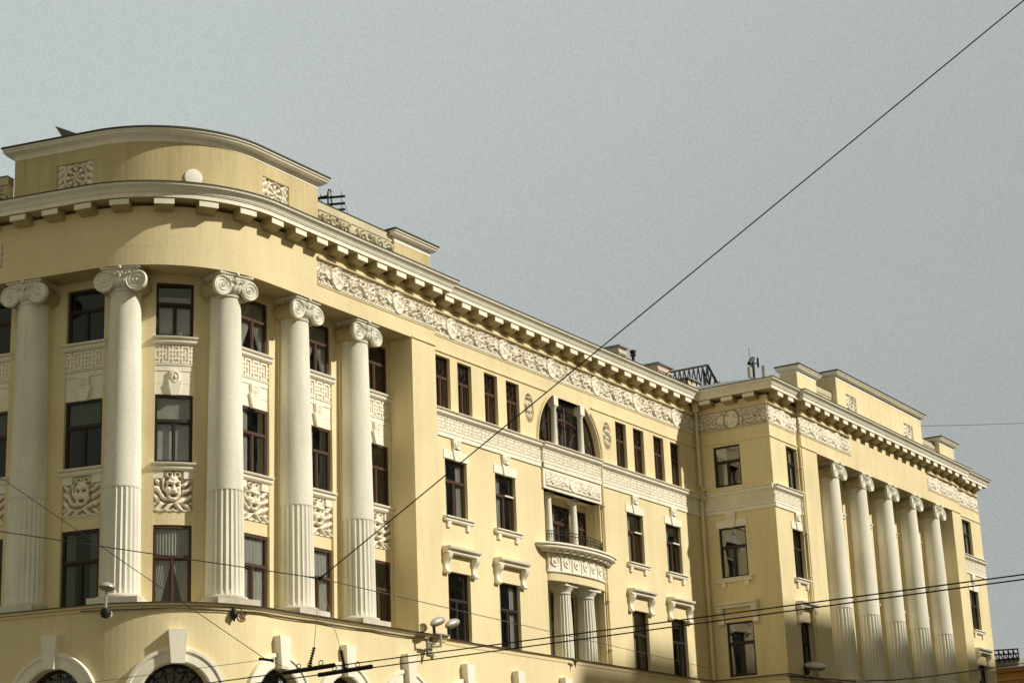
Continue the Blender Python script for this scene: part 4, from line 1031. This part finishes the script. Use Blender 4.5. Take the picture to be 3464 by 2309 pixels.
# ================================================================== THINGS ON AND IN FRONT OF THE BUILDING
def dome_lamp(name, label, base, head_, r, tilt, group=None, post=True):
    t = thing(name, label, 'lamp', base, group)
    return t
def lamp_head(par, c, r, dirv, flat=.5, nm='lamp_head'):
    dz = Vector(dirv).normalized(); u = dz.cross(Vector((0, 0, 1))); u = u.normalized() if u.length > .1 else Vector((1, 0, 0)); w_ = dz.cross(u)
    m = MB(); prof = []
    for i in range(9):
        a_ = math.pi / 2 * i / 8; prof.append((r * math.cos(a_) if i < 8 else .001, r * flat * math.sin(a_)))
    lathe(m, None, prof, 24, ax=(c, tuple(dz), tuple(u), tuple(w_)), caps=False); o = m.build(nm, M['lamp'], par, smooth=50)
    m = MB(); lathe(m, None, [(r * .97, 0), (r * .9, -r * .16), (r * .6, -r * .34), (.001, -r * .42)], 24, ax=(c, tuple(dz), tuple(u), tuple(w_)), caps=False); m.build('lamp_glass', M['lampglass'], o, smooth=60)
    return o
# round lamp at the left, standing on a short tube bracket
cx, cy = 40.62, 39.62
t = thing('facade_lamp', 'grey dome lamp on an upright tube bracket below the second column from the left', 'lamp', (41.0, 39.9, 8.4), 'lamps bracketed to the facade')
lamp_head(t, (cx + .02, cy - .03, 9.2), .25, (.12, -.05, 1), .62)
m = MB(); tube(m, [(cx + .04, cy + .02, 9.15), (cx + .04, cy + .02, 8.56)], .045, 10); tube(m, [(cx + .04, cy + .02, 8.6), (41.15, 40.05, 8.52)], .05, 8); m.build('bracket', M['galv'], t, smooth=40)
m = MB(); lathe(m, (cx + .06, cy + .04), [(.05, 8.62), (.13, 8.58), (.16, 8.45), (.12, 8.33), (.03, 8.3)], 16); m.build('ballast', M['iron'], t, smooth=50)
m = MB(); tube(m, [(41.02, 39.93, 8.5), (41.12, 40.0, 8.5)], .14, 12); m.build('wall_plate', M['base'], t)
# twin flood lamps near the pier
t = thing('facade_lamp', 'pair of grey oval lamps on one bracket where the colonnade meets the flat facade', 'lamp', (54.9, 37.5, 8.3), 'lamps bracketed to the facade')
for x, z in ((54.12, 9.2), (55.02, 9.22)):
    dv = Vector((.25, -.1, 1)).normalized(); 
    m = MB(); u = Vector((.97, -.0, .34)).normalized(); w_ = Vector((-.1, .99, 0)).normalized(); n3 = Vector((-.33, -.1, .94)).normalized()
    vs = []; fs = []; na, nr = 22, 7
    for sgn, fl in ((1, .17), (-1, .14)):
        b0 = len(vs)
        for i in range(nr + 1):
            ph_ = math.pi / 2 * i / nr
            for j in range(na):
                a_ = 2 * math.pi * j / na; rr = math.cos(ph_) if i < nr else .001
                ex = 1.0 + .25 * math.cos(a_)
                p_ = Vector((x, 37.0, z)) + u * (.40 * rr * math.cos(a_) * (1.0)) + w_ * (.19 * rr * math.sin(a_) * ex) + n3 * (sgn * fl * math.sin(ph_)); vs.append(tuple(p_))
        for i in range(nr):
            for j in range(na): fs.append((b0 + i * na + j, b0 + i * na + (j + 1) % na, b0 + (i + 1) * na + (j + 1) % na, b0 + (i + 1) * na + j))
        if sgn == 1: m.add(vs, fs); ho = m.build('lamp_head', M['lamp'], t, smooth=60)
        else: m = MB(); m.add(vs, fs); m.build('lamp_glass', M['lampglass'], ho, smooth=60)
        vs = []; fs = []
    m = MB(); tube(m, [(x - .22, 37.0, z - .1), (x - .2, 37.0, z - .42)], .055, 8); m.build('lamp_neck', M['iron'], t)
m = MB(); tube(m, [(53.9, 37.0, 8.8), (54.9, 37.0, 8.8)], .03, 6); tube(m, [(54.3, 37.0, 8.8), (54.3, 37.0, 8.35)], .045, 8); tube(m, [(54.3, 37.0, 8.38), (54.3, 37.6, 8.38)], .04, 8); tube(m, [(53.9, 37.3, 8.5), (54.4, 37.3, 8.5)], .04, 6); m.build('bracket', M['galv'], t)
m = MB(); F_ = Lp; box(m, F_, 54.35, 54.62, 8.15, 8.75, .05, .12); m.build('wall_plate', M['grey'], t)
m = MB(); lathe(m, None, [(.001, 0), (.1, 0), (.1, .04), (.04, .05), (.001, .05)], 16, ax=((54.72, 37.55, 8.2), (0, -1, 0), (1, 0, 0), (0, 0, 1)), caps=False); m.build('junction_box', M['white'], t)
t = thing('round_disc', 'small plain tan disc standing on the ledge left of the twin lamps', 'flat_disc', (54.2, 37.6, 8.9))  # plain tan disc on a small foot, not identified further
dv = Vector((-.8, -.58, -.1)).normalized(); u_ = dv.cross(Vector((0, 0, 1))).normalized(); w2_ = dv.cross(u_)
m = MB(); lathe(m, None, [(.16, 0), (.155, .02), (.10, .01), (.001, 0)], 24, ax=((54.12, 37.62, 9.07), tuple(dv), tuple(u_), tuple(w2_))); m.build('plate', M['shade'], t)
m = MB(); tube(m, [(54.14, 37.64, 8.95), (54.16, 37.66, 8.86)], .03, 6); m.build('foot', M['iron'], t)
# wing lamp
t = thing('facade_lamp', 'grey flying-saucer lamp low on the corner of the right wing', 'lamp', (79.3, 34.1, 8.7), 'lamps bracketed to the facade')
lamp_head(t, (79.25, 33.75, 9.3), .5, (-.15, -.25, 1), .38)
m = MB(); tube(m, [(79.0, 33.8, 9.2), (78.9, 33.85, 8.9), (78.9, 34.2, 8.75)], .06, 8); m.build('bracket', M['galv'], t)
# dark bell and flower hook on the rounded corner
bx_, by_ = A(-1.35, 0, .16)[:2]
t = thing('alarm_bell', 'small dark bell hanging just under the ledge of the rounded corner', 'bell', (bx_, by_, 8.3))
m = MB(); lathe(m, (bx_, by_), [(.03, 8.78), (.05, 8.72), (.10, 8.64), (.13, 8.56), (.10, 8.49), (.05, 8.43), (.02, 8.35)], 16); m.build('bell_body', M['iron'], t, smooth=50)
m = MB(); tube(m, [(bx_, by_, 8.76), A(-1.35, 8.76, .0)], .02, 6); m.build('hook', M['iron'], t)
rx_, ry_ = A(-.95, 0, .08)[:2]
t = thing('wall_rosette', 'small brown iron wheel rosette beside the dark bell', 'rosette', (rx_, ry_, 8.4))
m = MB(); n = 20
for rr in (.16, .09): tube(m, [(rx_ + rr * math.cos(2 * math.pi * i / n), ry_ + .2 * rr * math.cos(2 * math.pi * i / n), 8.6 + rr * 1.15 * math.sin(2 * math.pi * i / n)) for i in range(n + 1)], .02, 5)
for i in range(6): a_ = math.pi * i / 3; tube(m, [(rx_, ry_, 8.6), (rx_ + .16 * math.cos(a_), ry_, 8.6 + .18 * math.sin(a_))], .014, 4)
m.build('wheel', M['rust'], t)
t = thing('wall_hook', 'small dark pointed hook on the ledge below the balcony columns', 'hook', (64.75, 37.8, 8.4))
m = MB(); tube(m, [(64.55, 37.75, 8.78), (64.95, 37.75, 8.74)], .03, 5); m.build('bar', M['iron'], t)
m = MB(); tube(m, [(64.75, 37.75, 8.78), (64.75, 37.72, 8.5)], .06, 5, .01); m.build('spike', M['iron'], t)

# cables and wires
def sag(p, q, s, n=16): return [(p[0] + (q[0] - p[0]) * i / n, p[1] + (q[1] - p[1]) * i / n, p[2] + (q[2] - p[2]) * i / n - s * 4 * (i / n) * (1 - i / n)) for i in range(n + 1)]
def wire(label, pts, r, mat='wire', name='overhead_wire', group='overhead wires', cat='wire'):
    m = MB(); tube(m, pts, r, 6); o = m.build(name, M[mat]); return tag(o, label, cat, group)
# cable clipped under the ledge
m = MB(); pts = []
a = -6.0
k = 0
while a < 9.3: pts.append(A(a, ZL - .17 - .035 * abs(math.sin(k * .55)), .13)); a += .5; k += 1
tube(m, pts, .017, 5); tag(m.build('wall_cable', M['wire_light']), 'thin cable looping under the ledge of the rounded corner', 'cable')
YJ = (31.5, 24.52, 6.6)
def contact(x0, p): return p
w1 = [(30.0, -14, 4.6), (29.76, 8.96, 4.6), (30.4, 16.1, 4.6), (30.72, 21.6, 4.6), (30.68, 23.58, 4.6), (31.03, 26.42, 4.6), (31.6, 33, 4.6), (33.5, 60, 4.6)]
w1 = [(30.0, -14, 4.6), (29.80, 8.96, 4.6), (30.72, 24.2, 4.6), (31.6, 36, 4.6), (33.5, 60, 4.6)]
w2 = [(30.3, -14, 4.6), (30.30, 9.12, 4.6), (31.58, 23.9, 4.6), (32.5, 36, 4.6), (34.4, 60, 4.6)]
wire('farther of the two thick parallel trolley wires crossing the facade', w1, .013); wire('nearer of the two thick parallel trolley wires crossing the facade', w2, .013)
def insulator(lbl, pa, pb, sus):
    t = thing('section_insulator', lbl, 'insulator', pa, 'trolley wire insulators')
    m = MB(); tube(m, [pa, pb], .05, 6); m.build('bar', M['iron'], t)
    d = Vector(pb) - Vector(pa); m = MB(); 
    for k in range(3):
        c_ = Vector(pa) + d * (.3 + .22 * k) + Vector((0, 0, .09)); dn = d.normalized()
        tube(m, [tuple(c_ + dn * (.06 * math.cos(x_)) + Vector((0, 0, .05 * math.sin(x_)))) for x_ in [2 * math.pi * i / 12 for i in range(13)]], .011, 4)
    m.build('clamp', M['galv'] if False else M['iron'], t)
    m = MB(); top = Vector(sus); bot = Vector(pa) * .5 + Vector(pb) * .5; prof = []
    ln = (top - bot).length; ax_ = (top - bot).normalized(); u = ax_.cross(Vector((0, 1, 0))).normalized(); w_ = ax_.cross(u); z_ = 0.0
    while z_ < ln: prof += [(.018, z_), (.045, z_ + .02), (.018, z_ + .04)]; z_ += .055
    lathe(m, None, prof, 8, ax=(tuple(bot), tuple(ax_), tuple(u), tuple(w_))); m.build('insulator_string', M['iron'], t)
insulator('left trolley wire insulator bar with ribbed hanger', (30.80, 24.95, 4.6), (30.70, 23.55, 4.62), (30.66, 24.04, 5.0))
insulator('right trolley wire insulator bar with ribbed hanger', (31.66, 24.7, 4.6), (31.5, 23.2, 4.62), (31.31, 23.84, 5.0))
wire('thin hanger wire from the wire junction to the left insulator', sag((30.66, 24.04, 5.0), YJ, 0), .006, 'wire_light'); wire('thin hanger wire from the wire junction to the right insulator', sag((31.31, 23.84, 5.0), YJ, 0), .006, 'wire_light')
wire('long dark span wire rising to the upper right corner of the sky', sag(YJ, (37.78, -2.95, 25.03), 0), .013)
wire('dark span wire running from the left edge to the wire junction', sag((15.64, 36.491, 9.06), YJ, .0), .011)
wire('faint wire running from the junction to the inner corner of the facade', sag(YJ, (76.9, 37.8, 9.4), .0), .010, 'wire_light')
wire('slanting wire from the upper left down to the small junction over the arches', sag((21.55, 39.72, 17.2), (30.64, 25.29, 4.9), 0), .009)
wire('faint level wire left of the small junction', sag((30.64, 25.29, 4.9), (30.2, 29.58 + 3, 4.8), 0), .006, 'wire_light')
wire('short faint wire from the small junction to the left insulator', sag((30.64, 25.29, 4.9), (30.78, 24.8, 4.68), 0), .006, 'wire_light')
t = thing('wire_junction', 'dark knot where several span wires meet in front of the fourth column', 'junction', YJ)
m = MB(); lathe(m, (YJ[0], YJ[1]), [(.01, 6.55), (.05, 6.57), (.05, 6.63), (.01, 6.65)], 10); m.build('ring', M['iron'], t)
m = MB()
for q in ((26.93, 7.07, 13), (26.2, 28.5, 7.4), (76, 37.8, 9.4)):
    d = (Vector(q) - Vector(YJ)).normalized(); tube(m, [tuple(Vector(YJ)), tuple(Vector(YJ) + d * .28)], .028, 6, .012)
m.build('turnbuckle', M['iron'], t)
t = thing('wire_junction', 'small dark clamp joining thin wires over the third arch keystone', 'junction', (30.64, 25.29, 4.9))
m = MB(); tube(m, [(30.62, 25.45, 4.93), (30.66, 25.1, 4.86)], .03, 6); m.build('clamp', M['iron'], t)
wire('faint wire crossing the sky at the right edge', sag((98.9, 34.75, 24.2), (174.92, 39.4, 40.3), .2), .02, 'wire_light')
wire('black cable drooping along the foot of the right wing', [(76.9, 34.1, 8.72), (79.0, 33.9, 8.78), (84, 33.9, 8.98), (88.96, 33.9, 9.38), (93.5, 33.9, 9.85), (98.48, 33.9, 10.43), (104.5, 33.9, 11.15), (110.54, 33.9, 11.89), (120, 34, 13.0)], .035)

# telegraph rack behind the attic
t = thing('telegraph_rack', 'black telegraph pole with insulator crossarms behind the attic', 'telegraph pole', (50.9, 39.0, 22.6))
sc_ = 1.03
X0, Y0 = 51.3 * sc_, 39.3 * sc_
m = MB(); tube(m, [(X0 - .1, Y0, 22.7), (X0 - .1, Y0, 25.55), ], .035, 6); tube(m, [(X0 - .1, Y0, 25.55), (X0 - .06, Y0, 25.68), (X0 + .04, Y0, 25.7), (X0 + .1, Y0, 25.62), (X0 + .1, Y0, 25.3)], .03, 6); m.build('pole', M['iron'], t)
for z in (25.36, 25.08, 24.84):
    m = MB(); tube(m, [(X0 - .5, Y0 + 1.35, z + .06), (X0 + .22, Y0 - .55, z)], .05, 5); m.build('crossarm', M['iron'], t)
    m = MB()
    for k in range(4):
        q = k / 3; px, py = X0 - .25 + .42 * q, Y0 + .7 - 1.15 * q; tube(m, [(px, py, z + .08), (px, py, z + .2)], .04, 6)
    m.build('insulator', M['galv'], t)
m = MB(); tube(m, [(X0 - .1, Y0, 25.4), (X0 - .7, Y0 + 1.8, 25.2)], .06, 5); m.build('strut', M['iron'], t)
wire('hair-thin wire slanting down from the telegraph rack', sag((X0 + .2, Y0 - .5, 25.2), (56.5, 41, 22.8), .05), .008, 'wire_light')

# roof-top frame and masts
t = thing('roof_frame', 'black triangular steel lattice frame lying on the roof behind the wing', 'steel frame', (86, 42, 22.9))
def T(*p): return tuple(p)
L_, T_, R2, B_ = (82.6, 42, 25.12), (87.57, 42, 26.62), (89.3, 42, 26.15), (86.7, 42, 25.35)
m = MB(); tube(m, [L_, T_], .06, 5); tube(m, [T_, (89.4, 42.3, 25.9)], .07, 5); tube(m, [(87.6, 42.3, 26.45), (89.0, 42.6, 25.7)], .05, 5); tube(m, [(82.6, 42, 25.12), (82.6, 42, 22.7)], .05, 5); tube(m, [(89.4, 42.3, 25.9), (89.4, 42.3, 22.8)], .05, 5); tube(m, [(87.6, 42.3, 26.45), (87.6, 42.3, 22.8)], .03, 5); m.build('chord', M['iron'], t)
m = MB()
for i in range(9):
    q = i / 8; x_ = 83.1 + 4.4 * q; zt_ = 25.25 + 1.35 * q; x2 = 82.9 + 4.3 * (i + .5) / 8
    tube(m, [(x_, 42, zt_), (x2 - .5, 42, 24.3 + .6 * q)], .04, 4); tube(m, [(x_, 42, zt_), (x2 + .35, 42, 24.3 + .6 * q)], .04, 4)
for i in range(4): q = i / 3; tube(m, [(87.6 + 1.4 * q, 42.05, 26.5 - .5 * q), (87.5 + 1.1 * q, 42.3, 24.6)], .045, 4)
m.build('lattice', M['iron'], t)
t = thing('roof_mast', 'thin white mast on the roof behind the central cornice', 'mast', (79.3, 42, 22.7), 'roof masts')
m = MB(); tube(m, [(79.2, 42, 24.9), (79.45, 42, 27.9)], .014, 5); m.build('rod', M['white'], t); m = MB(); lathe(m, (79.2, 42), [(.08, 24.9), (.08, 25.25), (.17, 25.3), (.1, 25.38), (.16, 25.45), (.16, 25.55), (.02, 25.6)], 10); m.build('cowl', M['iron'], t)
t = thing('roof_mast', 'thin white mast left of the roof antennas on the wing', 'mast', (90.9, 42, 22.9), 'roof masts')
m = MB(); tube(m, [(90.88, 42, 23.0), (91.0, 42, 28.6)], .014, 5); m.build('rod', M['white'], t)
t = thing('phone_antenna', 'cluster of grey panel antennas on dark stubs at the roof edge of the wing', 'antenna', (93.6, 42, 23.0))
F_ = Straight((0, 42), (1, 0), (0, -1))
for x0_, x1_, z0_, z1_ in ((92.6, 92.95, 27.0, 27.6), (94.55, 94.75, 27.3, 28.1)):
    m = MB(); box(m, F_, x0_, x1_, z0_, z1_, 0, .15); m.build('panel', M['galv'], t)
m = MB(); tube(m, [(93.0, 42, 23.0), (93.15, 42, 28.1)], .04, 5); tube(m, [(93.4, 42, 23.0), (93.45, 42, 28.1)], .08, 6); tube(m, [(93.1, 42, 27.9), (94.2, 42, 28.15)], .04, 5); tube(m, [(94.1, 42, 27.9), (94.1, 42, 28.45)], .06, 5); tube(m, [(92.9, 42, 27.85), (93.5, 42, 28.3)], .12, 6); tube(m, [(93.0, 42, 28), (93.0, 42, 28.8)], .015, 4); m.build('pole', M['iron'], t)
# the penthouse roof these stand on
m = MB(); m.add([(85.9, 42, 22.5), (95.0, 42, 22.5), (95.0, 42, 27.5), (85.9, 42, 24.9), (85.9, 47, 22.5), (95, 47, 22.5), (95, 47, 27.5), (85.9, 47, 24.9)], [(0, 1, 2, 3), (4, 5, 6, 7), (3, 2, 6, 7), (0, 3, 7, 4), (1, 2, 6, 5)])
P(m, 'roof', 'roof', label='grey sheet roof rising behind the wing cornice')

# ================================================================== NEIGHBOURS, STREET
g = thing('background_building', 'ochre building with dark sloping roof low at the right edge', 'building', (130, 45, -ZG))
F_ = Straight((125, 0), (0, -1), (-1, 0))
m = MB(); box(m, F_, -70, -33.5, -ZG, 13.2, -14, 0); m.build('wall', M['orange'], g)
m = MB(); extr(m, F_, [(0, 12.2), (.15, 12.2), (.15, 12.35), (.3, 12.4), (.3, 12.55), (0, 12.6)], -70, -33.5); extr(m, F_, [(0, 12.9), (.3, 12.95), (.5, 13.2), (0, 13.25)], -70, -33.5); m.build('cornice', M['orange'], g)
m = MB(); m.add([(124.4, 33.3, 13.2), (124.4, 70, 13.2), (131, 68, 14.2), (131, 36, 14.2)], [(0, 1, 2, 3)]); m.build('roof', M['roof'], g)
m = MB()
for z_ in (13.9, 14.25, 14.55): tube(m, [(125.3, 38.75, z_ - .1), (125.3, 41.5, z_)], .05, 4)
for k in range(9): tube(m, [(125.3, 38.75 + k * .33, 13.6), (125.3, 38.75 + k * .33, 14.5)], .05, 4)
for k in range(8): tube(m, [(125.3, 38.75 + k * .33, 13.7), (125.3, 39.08 + k * .33, 14.4)], .04, 4)
m.build('railing', M['iron'], g)
m = MB(); F2 = Straight((125.6, 0), (0, -1), (-1, 0)); box(m, F2, -41.6, -38.9, 13.25, 13.95, -2, 0); m.build('dormer', M['grey'], g)
m = MB()
for k in range(10):
    for z_ in (2.5, 6.0, 9.3): box(m, F_, -68 + k * 3.4, -66.6 + k * 3.4, z_, z_ + 2, -.05, .03)
m.build('window', M['frame_dark'], g)

# tall block across the street (behind the viewer): casts the shadow over the foot of the wing, and shows in the panes
g = thing('opposite_building', 'grey block across the street whose roof edge shades the foot of the wing', 'building', (110, -14, -ZG))
Fo = Straight((0, -3.0), (-1, 0), (0, 1))          # front faces the corner building; a = -x
m = MB()
def blk(x0, x1, z1, dp=22): box(m, Fo, -x1, -x0, -ZG, z1, -dp, 0)
blk(81.8, 86.3, 40.9); blk(86.31, 91.5, 41.9); blk(91.51, 150, 40.8)
m.build('wall', M['grey'], g)
m = MB()
for i in range(20):
    for j in range(11): box(m, Fo, -(83 + i * 3.3) - .7, -(83 + i * 3.3) + .7, 1 + j * 3.7, 3.2 + j * 3.7, -.1, .03)
wo = m.build('window', M['frame_dark'], g); wo['kind'] = 'stuff'
g = thing('opposite_house', 'ochre seven storey house across the street reflected in the windows', 'building', (60, -14, -ZG))
m = MB(); box(m, Fo, -79, -30, -ZG, 25.3, -16, 0); m.build('wall', M['orange'], g)
m = MB(); extr(m, Fo, [(0, 25.2), (.5, 25.4), (.6, 25.8), (0, 25.9)], -79, -30); m.build('cornice', M['trim'], g)
m = MB()
for i in range(14):
    for j in range(7): box(m, Fo, -(33 + i * 3.3) - .6, -(33 + i * 3.3) + .6, .8 + j * 3.5, 2.9 + j * 3.5, -.1, .03)
wo = m.build('window', M['frame_dark'], g); wo['kind'] = 'stuff'

def struct(o): o['kind'] = 'structure'; return o
def flat(name, pts, z, mat):
    m = MB(); m.add([(x, y, z) for x, y in pts], [tuple(range(len(pts)))]); return struct(m.build(name, M[mat]))
flat('ground', [(-900, -900), (1200, -900), (1200, 1200), (-900, 1200)], -ZG - .13, 'paving')
flat('road', [(-100, 5), (400, 5), (400, 28), (-100, 28)], -ZG - .126, 'asphalt')
flat('side_road', [(24, 28), (34, 28), (22, 120), (10, 120)], -ZG - .126, 'asphalt')
m = MB(); PV = Straight((0, 28), (1, 0), (0, -1)); box(m, PV, 36, 300, -ZG - .13, -ZG, -12, 0); struct(m.build('pavement', M['paving']))
m = MB(); box(m, Straight((0, 5), (1, 0), (0, -1)), -100, 300, -ZG - .13, -ZG, 0, 8); struct(m.build('pavement', M['paving']))
m = MB()
for k in range(60): box(m, Straight((0, 16.5), (1, 0), (0, -1)), -40 + k * 5, -37 + k * 5, -ZG - .122, -ZG - .118, -.08, .08)
struct(m.build('road_marking', M['paint']))

# ================================================================== CAMERA, SKY, SUN
cam = bpy.data.cameras.new('camera'); co = bpy.data.objects.new('camera', cam); COL.objects.link(co); sc.camera = co
cam.sensor_width = 36; cam.sensor_fit = 'HORIZONTAL'; cam.lens = 6363.1004 / 3464 * 36; cam.clip_start = .1; cam.clip_end = 3000
pitch, roll, yaw = 0.2857388546959053, -0.04101929529043411, 1.0168209680241687
cp, sp, cyw, syw = math.cos(pitch), math.sin(pitch), math.cos(yaw), math.sin(yaw)
fw = Vector((syw * cp, cyw * cp, sp)); rt = Vector((cyw, -syw, 0)); up = rt.cross(fw)
r2 = rt * math.cos(roll) + up * math.sin(roll); u2 = -rt * math.sin(roll) + up * math.cos(roll)
mt = Matrix((r2, u2, -fw)).transposed().to_4x4(); mt.translation = Vector((0, 0, ZG)); co.matrix_world = mt

SAZ, SEL = R_(21.5), R_(36.0)                  # sun to the right of the facade normal
sd = Vector((math.sin(SAZ) * math.cos(SEL), -math.cos(SAZ) * math.cos(SEL), math.sin(SEL)))
sl = bpy.data.lights.new('sun', 'SUN'); sl.energy = 4.4; sl.angle = R_(1.3); sl.color = (1.0, .935, .80)
so = bpy.data.objects.new('sun', sl); COL.objects.link(so); so.rotation_euler = (-sd).to_track_quat('-Z', 'Y').to_euler(); so.location = (80, -40, 90)

wd = bpy.data.worlds.new('World'); sc.world = wd; wd.use_nodes = True; nt = wd.node_tree; nt.nodes.clear(); L = nt.links
out = nd(nt, 'ShaderNodeOutputWorld'); bg = nd(nt, 'ShaderNodeBackground'); bg.inputs['Strength'].default_value = 0.10
sky = nd(nt, 'ShaderNodeTexSky', sky_type='NISHITA'); sky.sun_disc = False; sky.sun_elevation = SEL
sky.sun_rotation = math.atan2(sd.x, sd.y); sky.air_density = 1.2; sky.dust_density = 2.0
tc = nd(nt, 'ShaderNodeTexCoord')
mp = nd(nt, 'ShaderNodeMapping'); mp.inputs['Scale'].default_value = (1, 1, 2.6); L.new(tc.outputs['Generated'], mp.inputs['Vector'])
nz = nd(nt, 'ShaderNodeTexNoise', Scale=1.5, Detail=3.0, Roughness=.4); L.new(mp.outputs[0], nz.inputs['Vector'])
# high bright cloud towards the north-east behind the building, unseen sky overhead and behind set dim and warm to lower the fill
dp = nd(nt, 'ShaderNodeVectorMath', operation='DOT_PRODUCT'); dp.inputs[1].default_value = (.80, .56, .20); L.new(tc.outputs['Generated'], dp.inputs[0])
dr = nd(nt, 'ShaderNodeMapRange', interpolation_type='SMOOTHSTEP'); dr.inputs['From Min'].default_value = .5; dr.inputs['From Max'].default_value = .9
L.new(dp.outputs['Value'], dr.inputs['Value'])
# across the picture: lighter up and to the left, slate grey low on the right
d2 = nd(nt, 'ShaderNodeVectorMath', operation='DOT_PRODUCT'); d2.inputs[1].default_value = (-.55, .62, .9); L.new(tc.outputs['Generated'], d2.inputs[0])
m2 = nd(nt, 'ShaderNodeMapRange'); m2.inputs['From Min'].default_value = -.25; m2.inputs['From Max'].default_value = .42; L.new(d2.outputs['Value'], m2.inputs['Value'])
av = nd(nt, 'ShaderNodeMix'); av.inputs['Factor'].default_value = .45; L.new(m2.outputs[0], av.inputs['A']); L.new(nz.outputs['Fac'], av.inputs['B'])
cr_ = nd(nt, 'ShaderNodeValToRGB'); cr_.color_ramp.elements[0].position = .2; cr_.color_ramp.elements[0].color = (4.0, 4.2, 4.12, 1)
cr_.color_ramp.elements[1].position = .75; cr_.color_ramp.elements[1].color = (5.4, 5.85, 5.6, 1)
L.new(av.outputs[0], cr_.inputs['Fac'])
md = nd(nt, 'ShaderNodeMix', data_type='RGBA'); md.inputs['A'].default_value = (3.5, 3.35, 2.3, 1); L.new(dr.outputs[0], md.inputs['Factor']); L.new(cr_.outputs['Color'], md.inputs['B'])
fine = nd(nt, 'ShaderNodeTexNoise', Scale=900.0, Detail=2.0); L.new(tc.outputs['Generated'], fine.inputs['Vector'])
fm = nd(nt, 'ShaderNodeMapRange'); fm.inputs['From Min'].default_value = .3; fm.inputs['From Max'].default_value = .7; fm.inputs['To Min'].default_value = .93; fm.inputs['To Max'].default_value = 1.07
L.new(fine.outputs['Fac'], fm.inputs['Value'])
vs_ = nd(nt, 'ShaderNodeVectorMath', operation='SCALE'); L.new(md.outputs['Result'], vs_.inputs[0]); L.new(fm.outputs[0], vs_.inputs['Scale'])
mx = nd(nt, 'ShaderNodeMix', data_type='RGBA'); mx.inputs['Factor'].default_value = .93
L.new(sky.outputs[0], mx.inputs['A']); L.new(vs_.outputs[0], mx.inputs['B']); L.new(mx.outputs['Result'], bg.inputs['Color']); L.new(bg.outputs[0], out.inputs['Surface'])

sc.view_settings.view_transform = 'Standard'; sc.view_settings.look = 'None'; sc.view_settings.exposure = 0; sc.view_settings.gamma = 1
sc.cycles.max_bounces = 6
